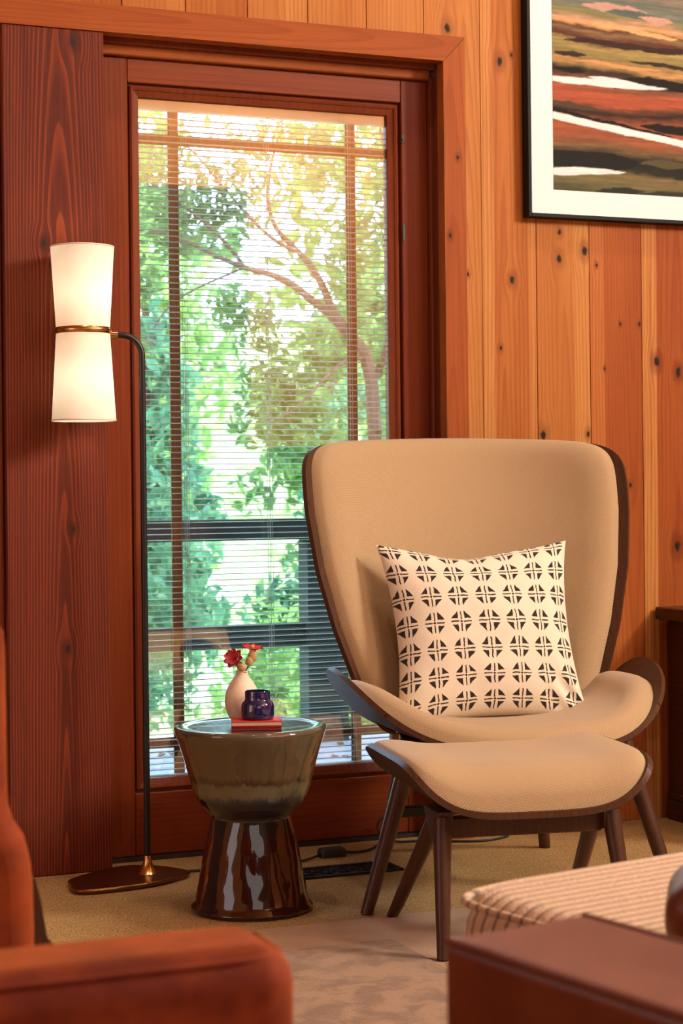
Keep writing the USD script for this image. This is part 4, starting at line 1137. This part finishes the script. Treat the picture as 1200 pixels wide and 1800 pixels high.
m_knit = g.finish('ribbed_knit', base_color=g.mix(g.rng(g.math('absolute', g.math('sine', g.math('multiply', s + '.y', math.pi / 0.020))), 0.15, 0.60, 1.0, 0.0), g.mix(nn, (0.62, 0.44, 0.29), (0.42, 0.28, 0.18)), (0.19, 0.108, 0.064)), roughness=0.95, specular_ior_level=0.1, sheen_weight=0.2, normal=g.bump(g.math('add', nn, sl_), 0.7, 0.004))

oc = thing('velvet_armchair', 'burnt orange velvet armchair out of focus at the lower left', 'armchair', (0.15, -2.95, 0))
w = lambda x, y: (x - 0.15, y + 2.95)


def sink(m, z0_, k, amp):
    return m


arm_n = rbox(-0.35, 0.336, -0.300, -0.186, 0.16, 0.602, 0.030, 32)
near_arm = obj('arm', arm_n, m_velvet, oc, smooth=60)
wing = [(-0.34, 0.14), (0.252, 0.14), (0.262, 0.50), (0.261, 0.560), (0.254, 0.598), (0.243, 0.612), (0.237, 0.630), (0.236, 0.80), (0.20, 0.85), (-0.30, 0.86), (-0.34, 0.84)]
from shapely.geometry import Polygon
wp = np.array(Polygon(wing).buffer(-0.012).buffer(0.012, quad_segs=6).exterior.coords)[:-1]


def soft_slab(poly, y0, y1, r):
    """A slab over a polygon in the x-z plane with rounded rims."""
    P = Polygon(poly); rings = []
    for t in np.linspace(0, np.pi, 13):
        off, d = -r * (1 - math.sin(t)), None
        rings.append((P.buffer(off, quad_segs=6), y0 + r * (1 - math.cos(t)) if t < np.pi / 2 else y1 - r * (1 + math.cos(t))))
    pts = []
    for q, y in rings:
        e = q.exterior
        s_ = np.linspace(0, 1, 160, endpoint=False)
        c_ = np.array([e.interpolate(k, normalized=True).coords[0] for k in s_])
        k0 = int(np.argmin(np.hypot(c_[:, 0] - poly[:, 0].min(), c_[:, 1] - poly[:, 1].min())))
        pts.append((np.roll(c_, -k0, axis=0), y))
    m = stack([c for c, _ in pts], [y for _, y in pts])
    return closed(np.stack([m.vertices[:, 0], m.vertices[:, 2], m.vertices[:, 1]], 1), m.faces)


obj('arm', soft_slab(wp, 0.232, 0.345, 0.028), m_velvet, oc, smooth=60)
obj('arm_support', wallprism([(0.268, 0.43), (0.330, 0.43), (0.296, 0.472), (0.290, 0.510), (0.284, 0.535), (0.268, 0.535)], 0.346, 0.376), m_walnut, oc)
obj('backrest', rbox(-0.46, -0.345, -0.30, 0.345, 0.16, 0.85, 0.04), m_velvet, oc, smooth=60)
obj('seat_cushion', rbox(-0.34, 0.225, -0.18, 0.226, 0.20, 0.40, 0.045), m_velvet, oc, smooth=60)
obj('seam_piping', tube([(-0.33, -0.2915, 0.594), (0.0, -0.2915, 0.594), (0.29, -0.2915, 0.594), (0.312, -0.288, 0.594), (0.3265, -0.272, 0.594), (0.3275, -0.215, 0.594)], 0.0024, 8), m_velvet, near_arm, smooth=True)
for x, y in ((-0.40, -0.25), (0.26, -0.25), (-0.40, 0.29), (0.20, 0.29)):
    obj('leg', leg((x, y, 0.18), (x * 1.02, y * 1.02, 0.0), 0.022, 0.014), m_walnut, oc, smooth=40)

# a leather armed chair seen from behind at the lower right
lr = 11.5
la = thing('leather_armchair', 'cognac leather armchair with a piped slab arm at the lower right', 'armchair', (0.585, -3.273, 0.0042), lr)
la_arm = obj('arm', rbox(0.0, 0.139, -0.66, 0.0, 0.20, 0.600, 0.012, 24), m_leather, la, smooth=60)
for x in (0.003, 0.136):
    obj('arm_piping', tube([(x, -0.655, 0.5975), (x, -0.33, 0.5985), (x, -0.005, 0.5975)], 0.0035, 8), m_leather, la_arm, smooth=True)
obj('seat', rbox(0.142, 0.68, -0.62, 0.0, 0.20, 0.40, 0.03), m_leather, la, smooth=60)
obj('arm', rbox(0.683, 0.822, -0.66, 0.0, 0.20, 0.600, 0.012, 24), m_leather, la, smooth=60)
obj('backrest', rbox(0.0, 0.822, -0.76, -0.663, 0.20, 0.63, 0.02), m_leather, la, smooth=60)
for x, y in ((0.07, -0.06), (0.75, -0.06), (0.07, -0.70), (0.75, -0.70)):
    obj('leg', leg((x, y, 0.21), (x, y, 0.0), 0.02, 0.014), m_walnut, la, smooth=40)

# low bench with a ribbed beige cushion
rb = thing('ribbed_bench', 'low seat with a beige ribbed knit cushion behind the leather arm', 'bench', (0.915, -2.560, 0.0076), 12)
n, m = 220, 40
obj('base', rbox(0.01, 0.94, -0.49, -0.01, 0.12, 0.299, 0.02), m_leather, rb, smooth=60)
a_, b_, R_ = squircle(160, 330, 9)
Xr, Yr = 0.475 + 0.475 * a_, -0.25 + 0.25 * b_
crown = puff(R_, 0.065, 0.10, 2.4)
rib = 0.0032 * np.abs(np.sin(Yr / 0.020 * np.pi)) * (R_ < 0.999)
Zr = 0.398 + crown + rib
top = sheet(np.stack([Xr, Yr, Zr], -1), 0.0, np.clip(2 * crown, 0.0005, 0.085) + rib, np.broadcast_to(np.array([0, 0, 1.0]), Xr.shape + (3,)))
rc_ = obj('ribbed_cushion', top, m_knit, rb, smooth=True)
th = np.linspace(0, 2 * np.pi, 200)
e = 9.0
pc = np.stack([0.475 + 0.474 * np.sign(np.cos(th)) * np.abs(np.cos(th)) ** (2 / e), -0.25 + 0.249 * np.sign(np.sin(th)) * np.abs(np.sin(th)) ** (2 / e), np.full(200, 0.455)], 1)
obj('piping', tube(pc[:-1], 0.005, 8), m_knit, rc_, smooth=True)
for x, y in ((0.08, -0.08), (0.87, -0.08), (0.08, -0.42), (0.87, -0.42)):
    obj('leg', leg((x, y, 0.13), (x, y, 0.0), 0.02, 0.014), m_walnut, rb, smooth=40)
lp = rbox(0.0, 0.27, -0.16, 0.0, 0.0, 0.080, 0.036, 32)
tag(obj('leather_cushion', moved(turned(lp, math.radians(-34), (0, 0, 1)), (1.035, -2.872, 0.479)), m_leather, smooth=60), 'brown leather cushion lying on the ribbed bench at the right edge', 'cushion')
